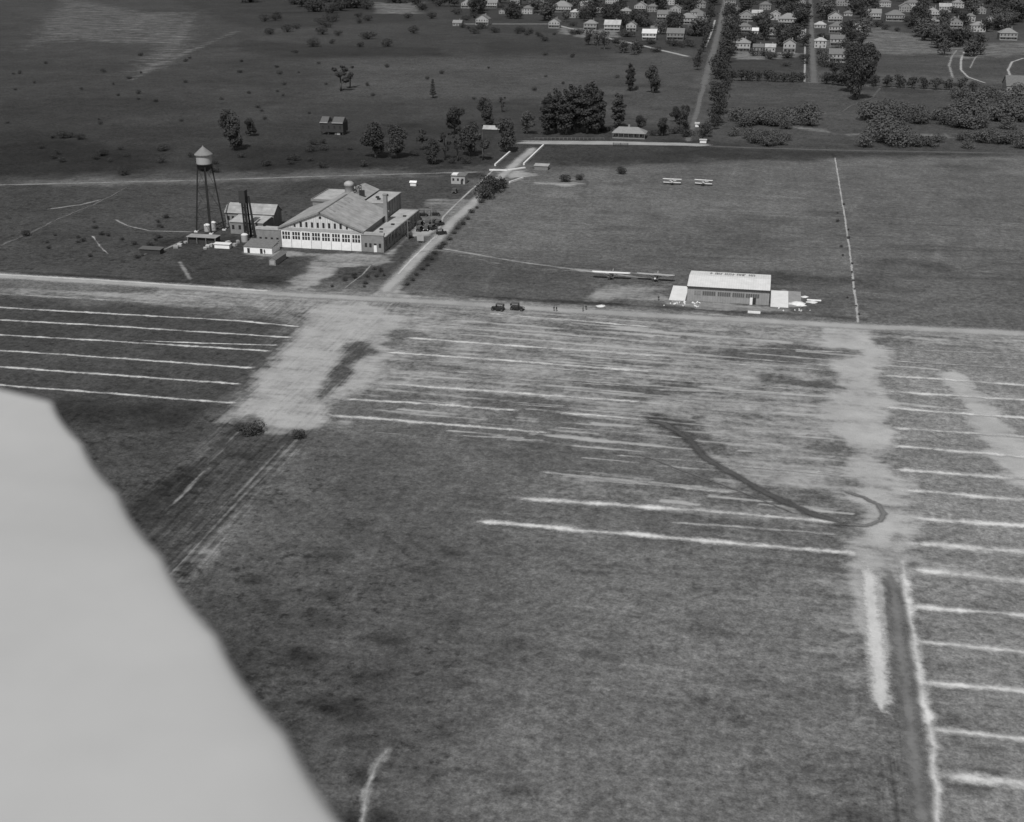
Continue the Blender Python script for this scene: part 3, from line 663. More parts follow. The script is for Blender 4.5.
scatter([(300,60),(560,50),(690,70),(640,110),(330,100)],16,shrub('tiny dark shrub out in the far pale meadow','shrubs in the far meadow',2.5,5))
scatter([(250,15),(440,12),(440,45),(330,50),(250,45)],24,shrub('dark shrub in the far overgrown land at the top left','shrubs at the top left',5,10,leaf=1))
scatter([(240,-4),(450,-4),(450,10),(300,14),(240,8)],34,shrub('dark tree clump at the far top edge left of the town','tree clumps at the top edge',9,16))
scatter([(0,60),(330,50),(330,120),(0,130)],40,shrub('tiny dark bush in the wide dark meadow at the far left','bushes in the dark far-left meadow',2,4.5))
scatter([(440,20),(560,32),(600,44),(480,38)],18,shrub('low dark shrub below the curved town street','shrubs below the curved street',3,7))
scatter([(640,128),(690,132),(690,139),(652,138)],6,shrub('shrub in the garden right of the cottage','shrubs right of the cottage',6,10))
scatter([(600,128),(612,128),(612,133),(600,134)],4,shrub('shrub in the garden left of the cottage','shrubs left of the cottage',5,8))

# ---------------------------------------------------------------- houses
HOUSES = []
WIN = MB(); WIN.box(-.5,.5,-.06,.02,-.8,.8); 
WINm = WIN.mesh('window', M['glass'])
DOORm = MB().box(-.5,.5,-.05,.02,0,2.1).mesh('door', M['darkwood'])
def house(px, py, wpx, label, storeys=2, roof='gable', wall='white', rf='shingle', porch=True, turn=False, group=None, depth=None, hscale=1.0, name='house'):
    w = wpx / S(py); d = depth or max(8, w*.85); loc = L(px, py); HOUSES.append((px, py, wpx))
    o = thing(name, label, 'house', loc, 0, group or 'houses of the town'); eave = (2.9*storeys + .5) * hscale; rise = (w if not turn and roof=='gable' else d) * .30
    if roof == 'hip': rise = min(w, d)*.30
    x0,x1 = -w/2, w/2
    wl = MB()
    if roof == 'gable' and not turn:            # gable to the front
        wl.prism([(x0,0),(x1,0),(x1,eave),(0,eave+rise),(x0,eave)], 0, d)
        rb = MB(); ov=.5
        for s in (-1,1):
            q=[(0,-ov,eave+rise+.05),(s*(w/2+ov),-ov,eave-ov*rise/(w/2)+.05),(s*(w/2+ov),d+ov,eave-ov*rise/(w/2)+.05),(0,d+ov,eave+rise+.05)]
            rb.slab(q if s>0 else q[::-1], .18)
    elif roof == 'gable':
        wl.prismx([(0,0),(d,0),(d,eave),(d/2,eave+rise),(0,eave)], x0, x1)
        rb = MB(); ov=.5
        for s in (-1,1):
            q=[(x0-ov,d/2,eave+rise+.05),(x1+ov,d/2,eave+rise+.05),(x1+ov,d/2+s*(d/2+ov),eave-ov*rise/(d/2)+.05),(x0-ov,d/2+s*(d/2+ov),eave-ov*rise/(d/2)+.05)]
            rb.slab(q if s<0 else q[::-1], .18)
    else:
        wl.box(x0,x1,0,d,0,eave); ov=.6; k=min(w,d)/2*.95
        v=[(x0-ov,-ov,eave),(x1+ov,-ov,eave),(x1+ov,d+ov,eave),(x0-ov,d+ov,eave)]
        if w>=d: v+=[(x0+k,d/2,eave+rise),(x1-k,d/2,eave+rise)]; f=[(0,1,5,4),(1,2,5),(2,3,4,5),(3,0,4),(3,2,1,0)]
        else: v+=[(0,k,eave+rise),(0,d-k,eave+rise)]; f=[(0,1,4),(1,2,5,4),(2,3,5),(3,0,4,5),(3,2,1,0)]
        rb=MB().add(v,f)
    wl.build('wall', M[{'white':'white_house','cream':'cream_house'}.get(wall,wall)], o); r_ = rb.build('roof', M[rf], o)
    MB().box(-.4+w*.2,.4+w*.2,d*.55,d*.55+.8,eave,eave+rise+1.2).build('chimney', M['brick'], r_)
    nw = max(2, int(w/2.8))
    for s in range(storeys):
        for i in range(nw):
            x = x0 + w*(i+.5)/nw
            if s==0 and i==nw//2: link('door', DOORm, o, (x,0,0)); continue
            link('window', WINm, o, (x,0,(1.75+2.9*s)*hscale))
    if porch:
        pb = MB().slab([(x0+.2,-2.2,2.6*hscale),(x1-.2,-2.2,2.6*hscale),(x1-.2,-.02,3.1*hscale),(x0+.2,-.02,3.1*hscale)],.15)
        p_ = pb.build('porch_roof', M[rf], o); q=MB()
        for i in range(4): x=x0+.5+(w-1)*i/3; q.box(x-.1,x+.1,-2.1,-1.9,0,2.58*hscale)
        q.box(x0+.3,x1-.3,-2.15,-.02,0,.45); q.build('porch', M['white_house'] if wall in('white','cream') else M['wood'], o)
    return o
HL = [
 (525,0,0)]
house(482,25,13,'white gabled house at the left end of the curved town street',2,'gable','white','shingle')
house(457,26,9,'small low pale house farthest left on the curved town street',1,'gable','cream','shingle_pale',turn=True,porch=False)
house(554,28,11,'white gabled house just above the left end of the curved street bend',2,'gable','white','shingle')
house(590,30,13,'pale-roofed house between the white gabled one and the big pale-roofed one',2,'hip','cream','shingle_pale')
house(612,31,16,'big house with a broad pale roof at the bend of the curved street',2,'gable','cream','tarpale',turn=True)
house(631,31,10,'narrow white gable-fronted house right of the big pale-roofed one',2,'gable','white','shingle')
house(649,40,14,'house with a bright pale roof and dark walls on the curved street',2,'gable','clap','metalroof',turn=True)
house(675,40,17,'wide dark-roofed house right of the bright-roofed one on the curved street',2,'gable','wood','shingle',turn=True)
house(687,24,17,'large pale multi-roofed house close to the top of the long lane',2,'hip','cream','shingle_pale')
house(640,11,12,'white house high behind the curved street among dark trees',2,'gable','white','shingle_pale')
house(561,12,20,'broad pale-roofed house high above the curved street',2,'hip','stucco','shingle_pale')
house(664,20,14,'dull-roofed house behind the curved street, above the dark-roofed one',2,'gable','stucco','shingle',turn=True)
house(741,52,17,'big grey-roofed house with a white porch nearest the long lane, right side',2,'hip','stucco','shingle_pale',hscale=1.2)
house(758,51,10,'low dark house between the big grey-roofed one and the small white cottage',1,'gable','brick','shingle',turn=True,porch=False)
house(770,52,10,'small white single-storey cottage in the row before the second street',1,'gable','white','tarpale',turn=True,porch=False,hscale=1.25)
house(789,53,12,'tall white house with twin gables left of the second street',2,'gable','white','shingle',hscale=1.3)
house(788,25,20,'wide pale-roofed house high on the left of the second street',2,'hip','stucco','shingle_pale')
house(746,21,14,'white gabled house in the second row right of the long lane',2,'gable','cream','shingle_pale')
house(744,33,13,'grey house in the second row behind the big grey-roofed one',2,'hip','stucco','shingle')
house(772,38,12,'dull grey house half hidden behind the small white cottage',2,'gable','stucco','shingle',turn=True)
house(755,34,6,'tiny white garage behind the row of houses right of the lane',1,'gable','white','metalroof',turn=True,porch=False)
house(835,22,14,'white house highest up on the right side of the second street',2,'gable','white','shingle')
house(836,33,14,'dull-roofed house second from the top on the right side of the second street',2,'hip','stucco','shingle')
house(837,46,14,'grey-roofed house third down on the right side of the second street',2,'gable','stucco','shingle',turn=True)
house(838,62,18,'white-fronted house with a dark roof nearest the cross street, right side',2,'gable','white','shingle',turn=True)
house(856,57,6,'small white shed right of the white-fronted dark-roofed house',1,'gable','white','shingle_pale',porch=False)
house(873,19,15,'white house standing left at the top of the right-hand field',2,'gable','white','shingle_pale',turn=True)
house(895,21,18,'cream house with a broad roof at the top of the right-hand field',2,'hip','cream','shingle')
house(932,17,15,'white house with a pale roof above the shrubs, right of the cream one',2,'gable','white','shingle_pale')
house(955,28,14,'pale house with a steep roof above the curving drives',2,'gable','cream','shingle_pale')
house(934,24,10,'low grey house below the white pale-roofed one at the top right',1,'hip','stucco','shingle_pale')
house(1008,40,17,'pale villa on the lawn at the top right corner',2,'hip','cream','shingle_pale')
house(1024,94,34,'low pale building by the white ring drive at the right edge',1,'gable','white','shingle',turn=True,porch=False,hscale=1.5)
house(490,8,14,'far pale-roofed house at the very top, above the curved street',2,'gable','stucco','shingle_pale',turn=True)
house(467,8,12,'far white house at the very top left of the town',2,'gable','white','shingle')
random.seed(31)
for x,y in [(515,5),(541,4),(585,8),(612,4),(668,5),(700,8),(765,10),(800,6),(842,6),(885,7),(912,8),(958,8),(980,14),(730,5),(696,18),(978,32)]:
    house(x,y,random.uniform(10,15),'distant pale-fronted house half hidden among the dense trees at the top of the town',2,random.choice(['gable','hip']),random.choice(['white','cream','stucco']),random.choice(['shingle','shingle_pale']),porch=False,group='distant houses at the top of the town',name='distant_house')
for x,y in [(503,14),(527,14),(575,18),(600,13),(625,14),(652,12),(675,14),(703,22),(735,12),(757,16),(775,20),(799,38),(820,28),(848,16),(857,30),(905,12),(945,12),(970,22),(992,24),(820,48),(655,32)]:
    house(x,y,random.uniform(8,12),'small weathered house squeezed between the larger town houses and their trees',random.choice([1,2]),random.choice(['gable','hip']),random.choice(['cream','stucco','clap','white']),random.choice(['shingle','shingle_pale','tarpale']),porch=False,turn=random.random()<.5,group='small houses between the larger ones',name='small_house')
# town trees
STREETS = [[(687,142),(703,88),(715,45),(724,5),(727,-15)],[(814,84),(812,40),(810,-10)],[(455,24),(552,24),(612,39),(690,57)],[(728,79),(820,83),(985,93)]]
def clear(x, y, hpx):
    for hx,hy,hw in HOUSES:
        if abs(x-hx) < hw/2+.5 and -1 < y-hy < hpx*.75: return False
        if abs(x-hx) < hw/2+1 and hy-6 < y <= hy: return False
    for st in STREETS:
        for i in range(len(st)-1):
            ax,ay=st[i]; bx,by=st[i+1]; ex,ey=bx-ax,by-ay; t=max(0,min(1,((x-ax)*ex+(y-ay)*ey)/(ex*ex+ey*ey)))
            dx=abs(x-ax-t*ex); dy=y-ay-t*ey
            if dx<7 and -3<dy<hpx*.6 : return False
    return True
def town(x, y):
    h = random.uniform(12,21)
    if not clear(x,y,h): return False
    tree('town_tree','town',x,y,h,'dark leafy tree among the houses of the town','tree','trees among the town houses',leaf=random.choice([0,1,1]),parts=False,wide=random.uniform(1.0,1.7)); return True
scatter([(445,-6),(1024,-6),(1024,14),(445,12)],105,town)
scatter([(470,12),(700,12),(700,40),(600,26),(470,22)],44,town)
scatter([(728,12),(805,12),(805,48),(728,48)],44,town)
scatter([(820,12),(868,12),(862,82),(820,78)],34,town)
scatter([(905,12),(1024,12),(1024,30),(985,34),(960,50),(925,45),(905,28)],46,town)
scatter([(930,45),(985,40),(985,66),(950,60)],14,town)
scatter([(560,36),(660,56),(660,62),(570,44)],6,town)

def garden(x, y):
    if not clear(x, y, 4): return False
    tree('garden_shrub','smallshrub',x,y,random.uniform(4,8),'leafy shrub in the gardens between the town houses','shrub','shrubs in the town gardens',leaf=1,wide=random.uniform(1.2,2)); return True
scatter([(450,2),(1024,2),(1024,30),(900,34),(700,44),(450,26)],90,garden)
scatter([(730,20),(862,20),(862,76),(730,60)],40,garden)
scatter([(560,30),(690,44),(700,62),(640,50)],16,garden)
# the cottage, the dark barn and the small sheds
cot = thing('cottage','long low cottage with a pale hip roof and deep porch beside the concrete street','cottage',L(629,138))
MB().box(-8,8,0,7,0,2.7).build('wall',M['wood'],cot)
v=[(-9.3,-2.5,2.8),(9.3,-2.5,2.8),(9.3,8,2.8),(-9.3,8,2.8),(-6,2.6,5.6),(4.5,2.6,5.6)]
rf=MB().add(v,[(0,1,5,4),(1,2,5),(2,3,4,5),(3,0,4),(3,2,1,0)]).build('roof',M['shingle_pale'],cot)
MB().box(-1,0,3,4,5,6.6).build('chimney',M['brick'],rf)
for i in range(7): MB().box(-8.6+i*2.85,-8.4+i*2.85,-2.3,-2.1,0,2.78).build('porch_post',M['wood'],cot)
for i in range(5): link('window',WINm,cot,(-6.4+i*3.2,0,1.6))
MB().box(-8.8,8.8,-2.4,-.02,0,.3).build('porch_floor',M['wood'],cot)
barn = thing('derelict_house','tall black timber house with a broken notched roofline, alone beyond the railway','house',L(332,135))
MB().box(-6.6,6.6,0,8,1.6,6.6).build('wall',M['darkwood'],barn)
for x in (-6.2,-2.2,2.2,6.2):
    MB().box(x-.3,x+.3,.3,.9,0,1.6).build('stilt',M['darkwood'],barn)
MB().box(1.5,4.5,.6,1,.1,1.6).build('lattice',M['stucco'],barn)
for a,b in ((-6.6,-2.2),(.4,6.6)):
    g=MB().prismx([(-.4,6.6),(8.4,6.6),(4,9.4)],a,b).build('roof',M['shingle_dark'],barn)
    MB().box(a-.1,b+.1,-.55,-.35,6.5,6.9).build('eave_board',M['stucco'],g)
for i in range(4): link('window',WINm,barn,(-5+i*3.3,0,4.2))
def shed(name, px, py, w, d, h, rise, wall, roofm, label, cat='shed', wins=0, door=True, flat=False, loc=None):
    o = thing(name,label,cat,loc or L(px,py))
    if flat:
        MB().box(-w/2,w/2,0,d,0,h).build('wall',M[wall],o); MB().slab([(-w/2-.3,-.3,h+.03),(w/2+.3,-.3,h+.03),(w/2+.3,d+.3,h+rise),(-w/2-.3,d+.3,h+rise)],.15).build('roof',M[roofm],o)
    else:
        MB().prismx([(0,0),(d,0),(d,h),(d/2,h+rise),(0,h)],-w/2,w/2).build('wall',M[wall],o); rb=MB(); ov=.35
        for s in (-1,1):
            q=[(-w/2-ov,d/2,h+rise+.04),(w/2+ov,d/2,h+rise+.04),(w/2+ov,d/2+s*(d/2+ov),h-ov*rise/(d/2)+.04),(-w/2-ov,d/2+s*(d/2+ov),h-ov*rise/(d/2)+.04)]
            rb.slab(q if s<0 else q[::-1],.14)
        rb.build('roof',M[roofm],o)
    for i in range(wins): link('window',WINm,o,(-w/2+w*(i+.5)/wins,0,h*.55)).scale=(.9,1,.7)
    if door: link('door',DOORm,o,(w*.28,-.03,0))
    return o
shed('low_shed',491,133,9,5,2.2,1.6,'darkwood','tarpale','low shed with a pale roof among the trees left of the bridge')
shed('roadside_shed',541,170,6.5,4,1.8,.4,'wood','tarpale','low grey shed on the field just right of the bridge walls',flat=True,door=False)
h2=shed('roadside_hut',458,184,6.4,5,3.6,.3,'stucco','shingle','small grey two-storey hut with dark windows by the road to the bridge','hut',wins=3,flat=True)
MB().box(-3.0,-.4,.4,4,3.8,4.4).build('white_roof_box',M['white'],h2)
shed('white_hut',413,186,2.6,2,1.7,.5,'white','white','tiny white hut alone in the grass behind the big hangar','hut',door=False)
shed('white_hut',697,127,2.2,2,2.0,.6,'white','tarpale','tiny white hut beside the mouth of the long lane','hut',door=False)
shed('white_hut',703,143,3.4,2.2,1.6,.4,'white','tarpale','small white hut at the corner of the lane and the concrete street','hut',door=False)
shed('loading_shed',150,254,8,3,1.6,.3,'darkwood','shingle_dark','low dark shed alone in the rough grass left of the water tower',flat=True,door=False)

# bridge walls
def wall_run(pts, h, t, m, name, label, cat):
    b=MB()
    for i in range(len(pts)-1):
        p,q=Vector(pts[i]),Vector(pts[i+1]); d=(q-p).normalized(); n=Vector((-d.y,d.x,0))*t/2
        b.slab([p-n,q-n,q+n,p+n],h)
    return tag(b.build(name,m),label,cat)
P=lambda x,y,z=0: L(x,y)
bw=lambda pts: [Vector((a,b,0.0)) for a,b in pts]
wall_run(bw([(-130.2,583),(-130.2,618)]),1.0,.8,M['sand'],'parapet_wall','white parapet wall on the left side of the bridge approach','wall')
wall_run(bw([(-117,588),(-117,641)]),1.0,.8,M['sand'],'parapet_wall','longer white parapet wall on the right side of the bridge approach','wall')
wall_run(bw([(-130.5,572),(-122,573),(-115,581)]),.5,1.3,M['concrete'],'kerb_wall','low pale kerb wall across the near end of the bridge approach','wall')
wall_run(bw([(-115,545),(-111,556)]),.8,.6,M['sand'],'parapet_wall','short white wall stub by the roadside below the bridge approach','wall')
# street fence of thin posts
fe=thing('street_fence','low post-and-rail fence along the far side of the pale concrete street','fence',(0,0,0))
a,b=L(535,139.6),L(604,139.8); 
MB().tube(a+Vector((0,0,1)),b+Vector((0,0,1)),.07).build('rail',M['wood'],fe)
for i in range(18): p=a.lerp(b,i/17); MB().box(p.x-.09,p.x+.09,p.y-.09,p.y+.09,0,1.2).build('post',M['wood'],fe)
ga=thing('field_gate','small dark wooden gate on the near edge of the pale concrete street','gate',L(620.5,146.3))
for z in (.35,.9,1.45): MB().box(-3.8,3.8,-.05,.05,z,z+.22).build('bar',M['darkwood'],ga)
for x in (-3.9,0,3.9): MB().box(x-.12,x+.12,-.12,.12,0,1.9).build('post',M['darkwood'],ga)

# ---------------------------------------------------------------- the big hangar
bh = thing('aircraft_hangar','big brick hangar with wide low gable, white folding doors and chimney','hangar',(-158,416,0))
def part(name, mb, m, parent=bh, smooth=False): return mb.build(name, M[m], parent, smooth)
hw=15.5; EV=7.5; RI=13.5
part('wall',MB().prism([(-hw,0),(hw,0),(hw,EV),(0,RI),(-hw,EV)],.25,32),'brick')
part('gable_front',MB().prism([(-hw,EV),(hw,EV),(0,RI-.05)],0,.24),'gable')
part('fascia',MB().box(-hw-.3,hw+.3,-.12,.24,6.25,7.48),'stucco')
rb=MB(); ov=.9; sl=(RI-EV)/hw
for s in (-1,1):
    q=[(0,-.5,RI+.06),(s*(hw+ov),-.5,EV-ov*sl+.06),(s*(hw+ov),32.4,EV-ov*sl+.06),(0,32.4,RI+.06)]; rb.slab(q if s>0 else q[::-1],.3)
    q=[(0,32.4,RI+.06),(s*6,32.4,RI-6*sl+.06),(s*6,52,RI-6*sl+.06),(0,52,RI+.06)]; rb.slab(q if s>0 else q[::-1],.3)
roof=part('roof',rb,'tar')
part('verge_board',MB().slab([(0,-.56,RI-.25),(hw+ov,-.56,EV-ov*sl-.25),(hw+ov,-.56,EV-ov*sl+.4),(0,-.56,RI+.4)],.08).slab([(0,-.56,RI-.25),(0,-.56,RI+.4),(-hw-ov,-.56,EV-ov*sl+.4),(-hw-ov,-.56,EV-ov*sl-.25)],.08),'wood')
part('ridge_cap',MB().box(-.3,.3,-1.2,30,RI+.35,RI+.5),'shingle',roof)
for i in range(7):
    y=2.5+i*4.0; x=2.2; z=RI-x*sl+.37
    part('roof_stroke',MB().slab([(x-.9,y,z+.9*sl),(x+1.3,y+.25,z-1.3*sl),(x+1.3,y+.85,z-1.3*sl),(x-.9,y+.6,z+.9*sl)],.05).slab([(x+.7,y-.7,z-.7*sl),(x+1.5,y-.7,z-1.5*sl),(x+1.5,y+.1,z-1.5*sl),(x+.7,y+.1,z-.7*sl)],.05),'lead',roof)
gw=MB().box(-.42,.42,-.08,.02,0,1.9).mesh('gable_window',M['glass'])
for i in range(8):
    x=(-8.0+i*2.18)-.2+.6; link('gable_window',gw,bh,(x,0,7.9))
for x in (-10,10): link('gable_window',gw,bh,(x,0,7.85)).scale=(.9,1,.5)
link('gable_window',gw,bh,(0,0,11.2)).scale=(1.1,1,.5)
# eight leaves of the folding door
for i in range(8):
    x0=-hw+.15+i*(2*hw-.3)/8; x1=x0+(2*hw-.3)/8-.12
    d=MB().box(x0,x1,-.06 if i%2 else -.16,.22,0,6.24).build('hangar_door',M['white'],bh)
    p=MB(); yy=(-.06 if i%2 else -.16)-.035
    for c in range(3):
        w=(x1-x0-.5)/3
        for zz in (3.15,4.65): p.box(x0+.25+c*w+.12,x0+.25+(c+1)*w-.12,yy,yy+.03,zz,zz+1.28)
    p.build('door_panes',M['glass'],d)
# right annex
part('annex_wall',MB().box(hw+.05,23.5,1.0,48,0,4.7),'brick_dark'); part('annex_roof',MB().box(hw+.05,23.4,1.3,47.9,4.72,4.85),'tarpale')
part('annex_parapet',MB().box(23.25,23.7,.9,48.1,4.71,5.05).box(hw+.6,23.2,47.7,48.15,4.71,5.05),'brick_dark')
part('annex_front',MB().box(hw+.02,23.72,-.1,.95,0,6.2),'brick'); part('cornice',MB().box(hw-.1,23.9,-.3,1.1,6.22,7.1),'stucco')
aw=MB().box(-.45,.45,-.06,.02,0,1.5).mesh('annex_window',M['glass'])
for x in (17.0,18.7,22.3): link('annex_window',aw,bh,(x,-.1,1.7))
dd=MB().box(19.95,21.05,-.16,-.1,0,2.5).build('door',M['white'],bh); MB().box(20.0,21.0,-.15,-.1,2.55,3.2).build('transom',M['glass'],dd)
sw=MB().box(-.02,.06,-.75,.75,0,2.3).mesh('annex_window',M['glass'])
for i in range(11): link('annex_window',sw,bh,(23.51,3.4+i*4.1,1.5))
pb=MB()
for i in range(12): y=1.6+i*4.1; pb.box(23.5,23.78,y-.3,y+.3,0,4.7)
part('pilaster',pb,'brick')
for x,y in ((20,9),(20.5,22),(21,36),(18.5,14)): part('roof_vent',MB().box(x-.6,x+.6,y-.5,y+.5,4.86,5.3),'steel')
# left annex
part('annex_wall',MB().box(-25,-hw-.05,1.0,9,0,5.2),'brick'); part('annex_roof',MB().box(-24.9,-hw-.05,1.3,8.9,5.22,5.35),'tar')
part('annex_front',MB().box(-25.1,-hw-.02,-.1,.95,0,6.2),'brick'); part('cornice',MB().box(-25.3,-hw+.1,-.3,1.1,6.22,7.1),'stucco')
for i in range(4): link('annex_window',aw,bh,(-23.6+i*2.2,-.1,1.9))
# rear block
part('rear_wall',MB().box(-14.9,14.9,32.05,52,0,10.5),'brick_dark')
part('rear_roof',MB().box(-15.1,-6.05,31.9,52.1,10.52,10.8),'tarpale'); part('rear_roof',MB().box(6.05,15.1,31.9,52.1,10.52,10.8),'tarpale')
pb=MB()
for i in range(6): y=33.5+i*3.4; pb.box(14.9,15.12,y-.35,y+.35,4.7,10.5)
part('pilaster',pb,'brick')
for x,y in ((9,40),(10.5,37),(12.5,38.5),(11.5,44)): part('roof_vent',MB().box(x-.6,x+.6,y-.5,y+.5,10.81,11.4),'steel')
part('parapet',MB().box(-15.1,-6.1,31.6,31.88,10.2,11.1).box(-15.4,-15.12,31.6,52,10.2,11.1),'brick')
part('chimney',MB().box(15.9,17.3,25.4,26.8,4.86,15.2).box(15.75,17.45,25.25,26.95,15.2,15.6),'brick')
cu=part('cupola',MB().lathe([(1.7,13.0),(1.7,15.8),(2.05,16.0),(1.9,16.9),(1.2,17.5),(.05,17.8)],14,(-1.2,36.5)),'tar',bh,True)
pb=MB()
for x in (1.2,3.4):
    for y in (35.0,37.4): pb.tube((x,y,12.6),(x,y,16.2),.13,n=5)
for z in (13.8,15.0,16.1): pb.tube((1.2,35,z),(3.4,35,z),.13,n=5); pb.tube((1.2,37.4,z),(3.4,37.4,z),.13,n=5); pb.tube((3.4,35,z),(3.4,37.4,z),.13,n=5)
pb.tube((1.2,35,12.8),(3.4,35,16.1),.1,n=5); pb.box(3.5,5.4,35.2,35.5,12.4,14.6)
part('roof_frame',pb,'steel')

# ---------------------------------------------------------------- power house, tanks, tower
pw = thing('boiler_house','brick boiler house with a grey gable roof left of the big hangar','building',(-196.5,441,0))
MB().prismx([(0,0),(8,0),(8,6),(4,8.8),(0,6)],-10,10).build('wall',M['brick'],pw)
rb=MB()
for s in (-1,1):
    q=[(-10.4,4,8.86),(10.4,4,8.86),(10.4,4+s*4.5,5.7),(-10.4,4+s*4.5,5.7)]; rb.slab(q if s<0 else q[::-1],.2)
rb.build('roof',M['tar'],pw)
MB().box(-3.8,9.6,-9.9,-.05,0,4.5).build('front_wing',M['brick'],pw)
MB().slab([(-4.1,-10.2,4.55),(9.9,-10.2,4.55),(9.9,-.6,5.2),(-4.1,-.6,5.2)],.18).build('wing_roof',M['tarpale'],pw)
for i in range(5): link('window',WINm,pw,(-2.6+i*2.7,-9.9,2.6))
for i in range(3): link('window',WINm,pw,(-8.8+i*1.9,0,3.6))
wt = thing('water_tower','tall steel water tower with white tank and conical roof','water tower',(-209.6,433.2,0))
pr=[(.02,22.9),(1.3,23.2),(2.4,24.2),(2.95,25.7),(2.96,26.0)]
MB().lathe(pr,28).build('tank_bottom',M['steel'],wt,True)
MB().lathe([(2.85,25.9),(2.85,29.7)],28).build('tank',M['tank'],wt,True)
MB().lathe([(3.4,29.4),(3.4,29.65),(1.8,31.1),(.3,32.4),(.02,32.9)],28).build('roof',M['tankroof'],wt)
MB().lathe([(3.3,25.85),(3.3,26.1),(2.86,26.12)],28).build('balcony',M['steel'],wt)
tops=[]; bots=[]
for k in range(4):
    a=R(28+90*k); t=Vector((2.6*math.cos(a),2.6*math.sin(a),25.4)); b=Vector((5.3*math.cos(a),5.3*math.sin(a),0)); tops.append(t); bots.append(b)
    MB().tube(b,t,.32,.27,6).build('leg',M['steel'],wt)
    MB().box(b.x-.7,b.x+.7,b.y-.7,b.y+.7,0,.5).build('footing',M['concrete'],wt)
for k in range(4):
    b=MB(); j=(k+1)%4
    for z0,z1 in ((.0,.33),(.33,.66),(.66,.97)):
        p=[bots[k].lerp(tops[k],z0),bots[j].lerp(tops[j],z0),bots[k].lerp(tops[k],z1),bots[j].lerp(tops[j],z1)]
        b.tube(p[0],p[3],.035,n=4); b.tube(p[1],p[2],.035,n=4); b.tube(p[2],p[3],.08,n=4)
    b.build('bracing',M['steel'],wt)
MB().tube((0,0,0),(0,0,23.7),.2,n=10).build('riser_pipe',M['steel'],wt)
dt = thing('coal_tower','slim dark timber tower with a boxy bin on top, before the boiler house','tower',(-192.2,427,0))
for x in (-.2,.95):
    for y in (-1,1): MB().tube((x*1.1+.4,y*1.1,0),(x,y,13.2),.42,n=6).build('leg',M['steel'],dt)
MB().box(-1.2,1.2,-1.3,1.3,13.2,18).build('bin',M['darkwood'],dt)
MB().tube((3.4,.5,0),(1.9,.5,15.8),.5,.42,8).build('stack',M['steel'],dt)
b=MB()
for z in (2,5,8,11): b.tube((0,-1.1,z),(1.1,-1.1,z+2),.14,n=4).tube((0,1.1,z),(1.1,1.1,z),.14,n=4).tube((0,-1.1,z),(1.1,-1.1,z),.14,n=4)
b.build('bracing',M['steel'],dt)
def cyl_tank(px,py,r,h,label):
    o=thing('storage_tank',label,'tank',L(px,py)); MB().lathe([(r,0),(r,h)],14).build('shell',M['tank'],o,True); MB().lathe([(r*1.04,h),(r*.6,h+r*.35),(.02,h+r*.45)],14).build('lid',M['tankroof'] if r<0 else M['concrete'],o,True)
cyl_tank(245,241.5,1.3,2.6,'pale round storage tank at the foot of the dark coal tower')
cyl_tank(207.5,231,1.2,2.4,'pale storage tank under the water tower, left one of two')
cyl_tank(213.5,230,1.2,3.0,'taller pale storage tank under the water tower, right one of two')
o=thing('open_shed','long open-fronted shed with a grey flat roof below the water tower','shed',L(202.5,243.5))
MB().box(-5.6,5.6,0,3.4,0,2.4).build('wall',M['darkwood'],o); MB().box(-5.9,5.9,-.9,3.7,2.42,2.62).build('roof',M['tar'],o)
for x in (-5.5,-1.8,1.8,5.5): MB().box(x-.12,x+.12,-.75,-.5,0,2.4).build('post',M['wood'],o)
shed('white_wagon_shed',222,248.5,5.8,1.8,1.5,.2,'white','concrete','long low white bin beside the open-fronted shed','bin',flat=True,door=False)
o=thing('lean_to_shed','low lean-to shed with dark roof and bright white front before the big hangar','shed',(-178.5,405.5,0))
MB().box(-5.4,5.4,0,7.4,0,2.2).build('wall',M['white'],o); MB().slab([(-5.6,-.2,2.22),(5.6,-.2,2.22),(5.6,7.6,3.3),(-5.6,7.6,3.3)],.16).build('roof',M['shingle'],o)
for x in (-3.6,1.3): MB().box(x-.5,x+.5,-.05,.01,0,1.8).build('door',M['glass'],o)
o=thing('gabled_shack','small narrow gabled shack standing in the yard left of the hangar doors','shed',L(272.5,265.5))
MB().prism([(-1.2,0),(1.2,0),(1.2,2.1),(0,2.9),(-1.2,2.1)],0,10).build('wall',M['wood'],o); rb=MB()
for s in (-1,1):
    q=[(0,-.2,2.95),(s*1.45,-.2,1.98),(s*1.45,10.2,1.98),(0,10.2,2.95)]; rb.slab(q if s>0 else q[::-1],.1)
rb.build('roof',M['shingle'],o); MB().box(-.8,.8,-.06,.01,.3,1.7).build('front_panel',M['stucco'],o)
random.seed(9)
for i,(x,y) in enumerate([(186,243),(180,246),(176,248),(208,247),(212,246.5),(205,249),(235,246),(228,244),(238,243),(190,239)]):
    w=random.uniform(.8,1.8); o=thing('packing_crate','pale packing crate in the junk strewn below the water tower','crate',L(x,y),random.uniform(0,3),'crates strewn below the water tower')
    MB().box(-w/2,w/2,-.6,.6,0,random.uniform(.6,1.3)).build('box',M['cream' if i%2 else 'stucco'],o); MB().box(-w/2-.04,w/2+.04,-.64,-.6,.2,.4).build('batten',M['wood'],o)
o=thing('notice_board','small pale notice board at the corner by the parked cars','sign',L(420.5,243)); MB().box(-1.3,1.3,-.06,.06,.8,3.3).build('panel',M['stucco'],o)
for x in (-1,1): MB().box(x-.08,x+.08,.07,.2,0,3.2).build('post',M['wood'],o)
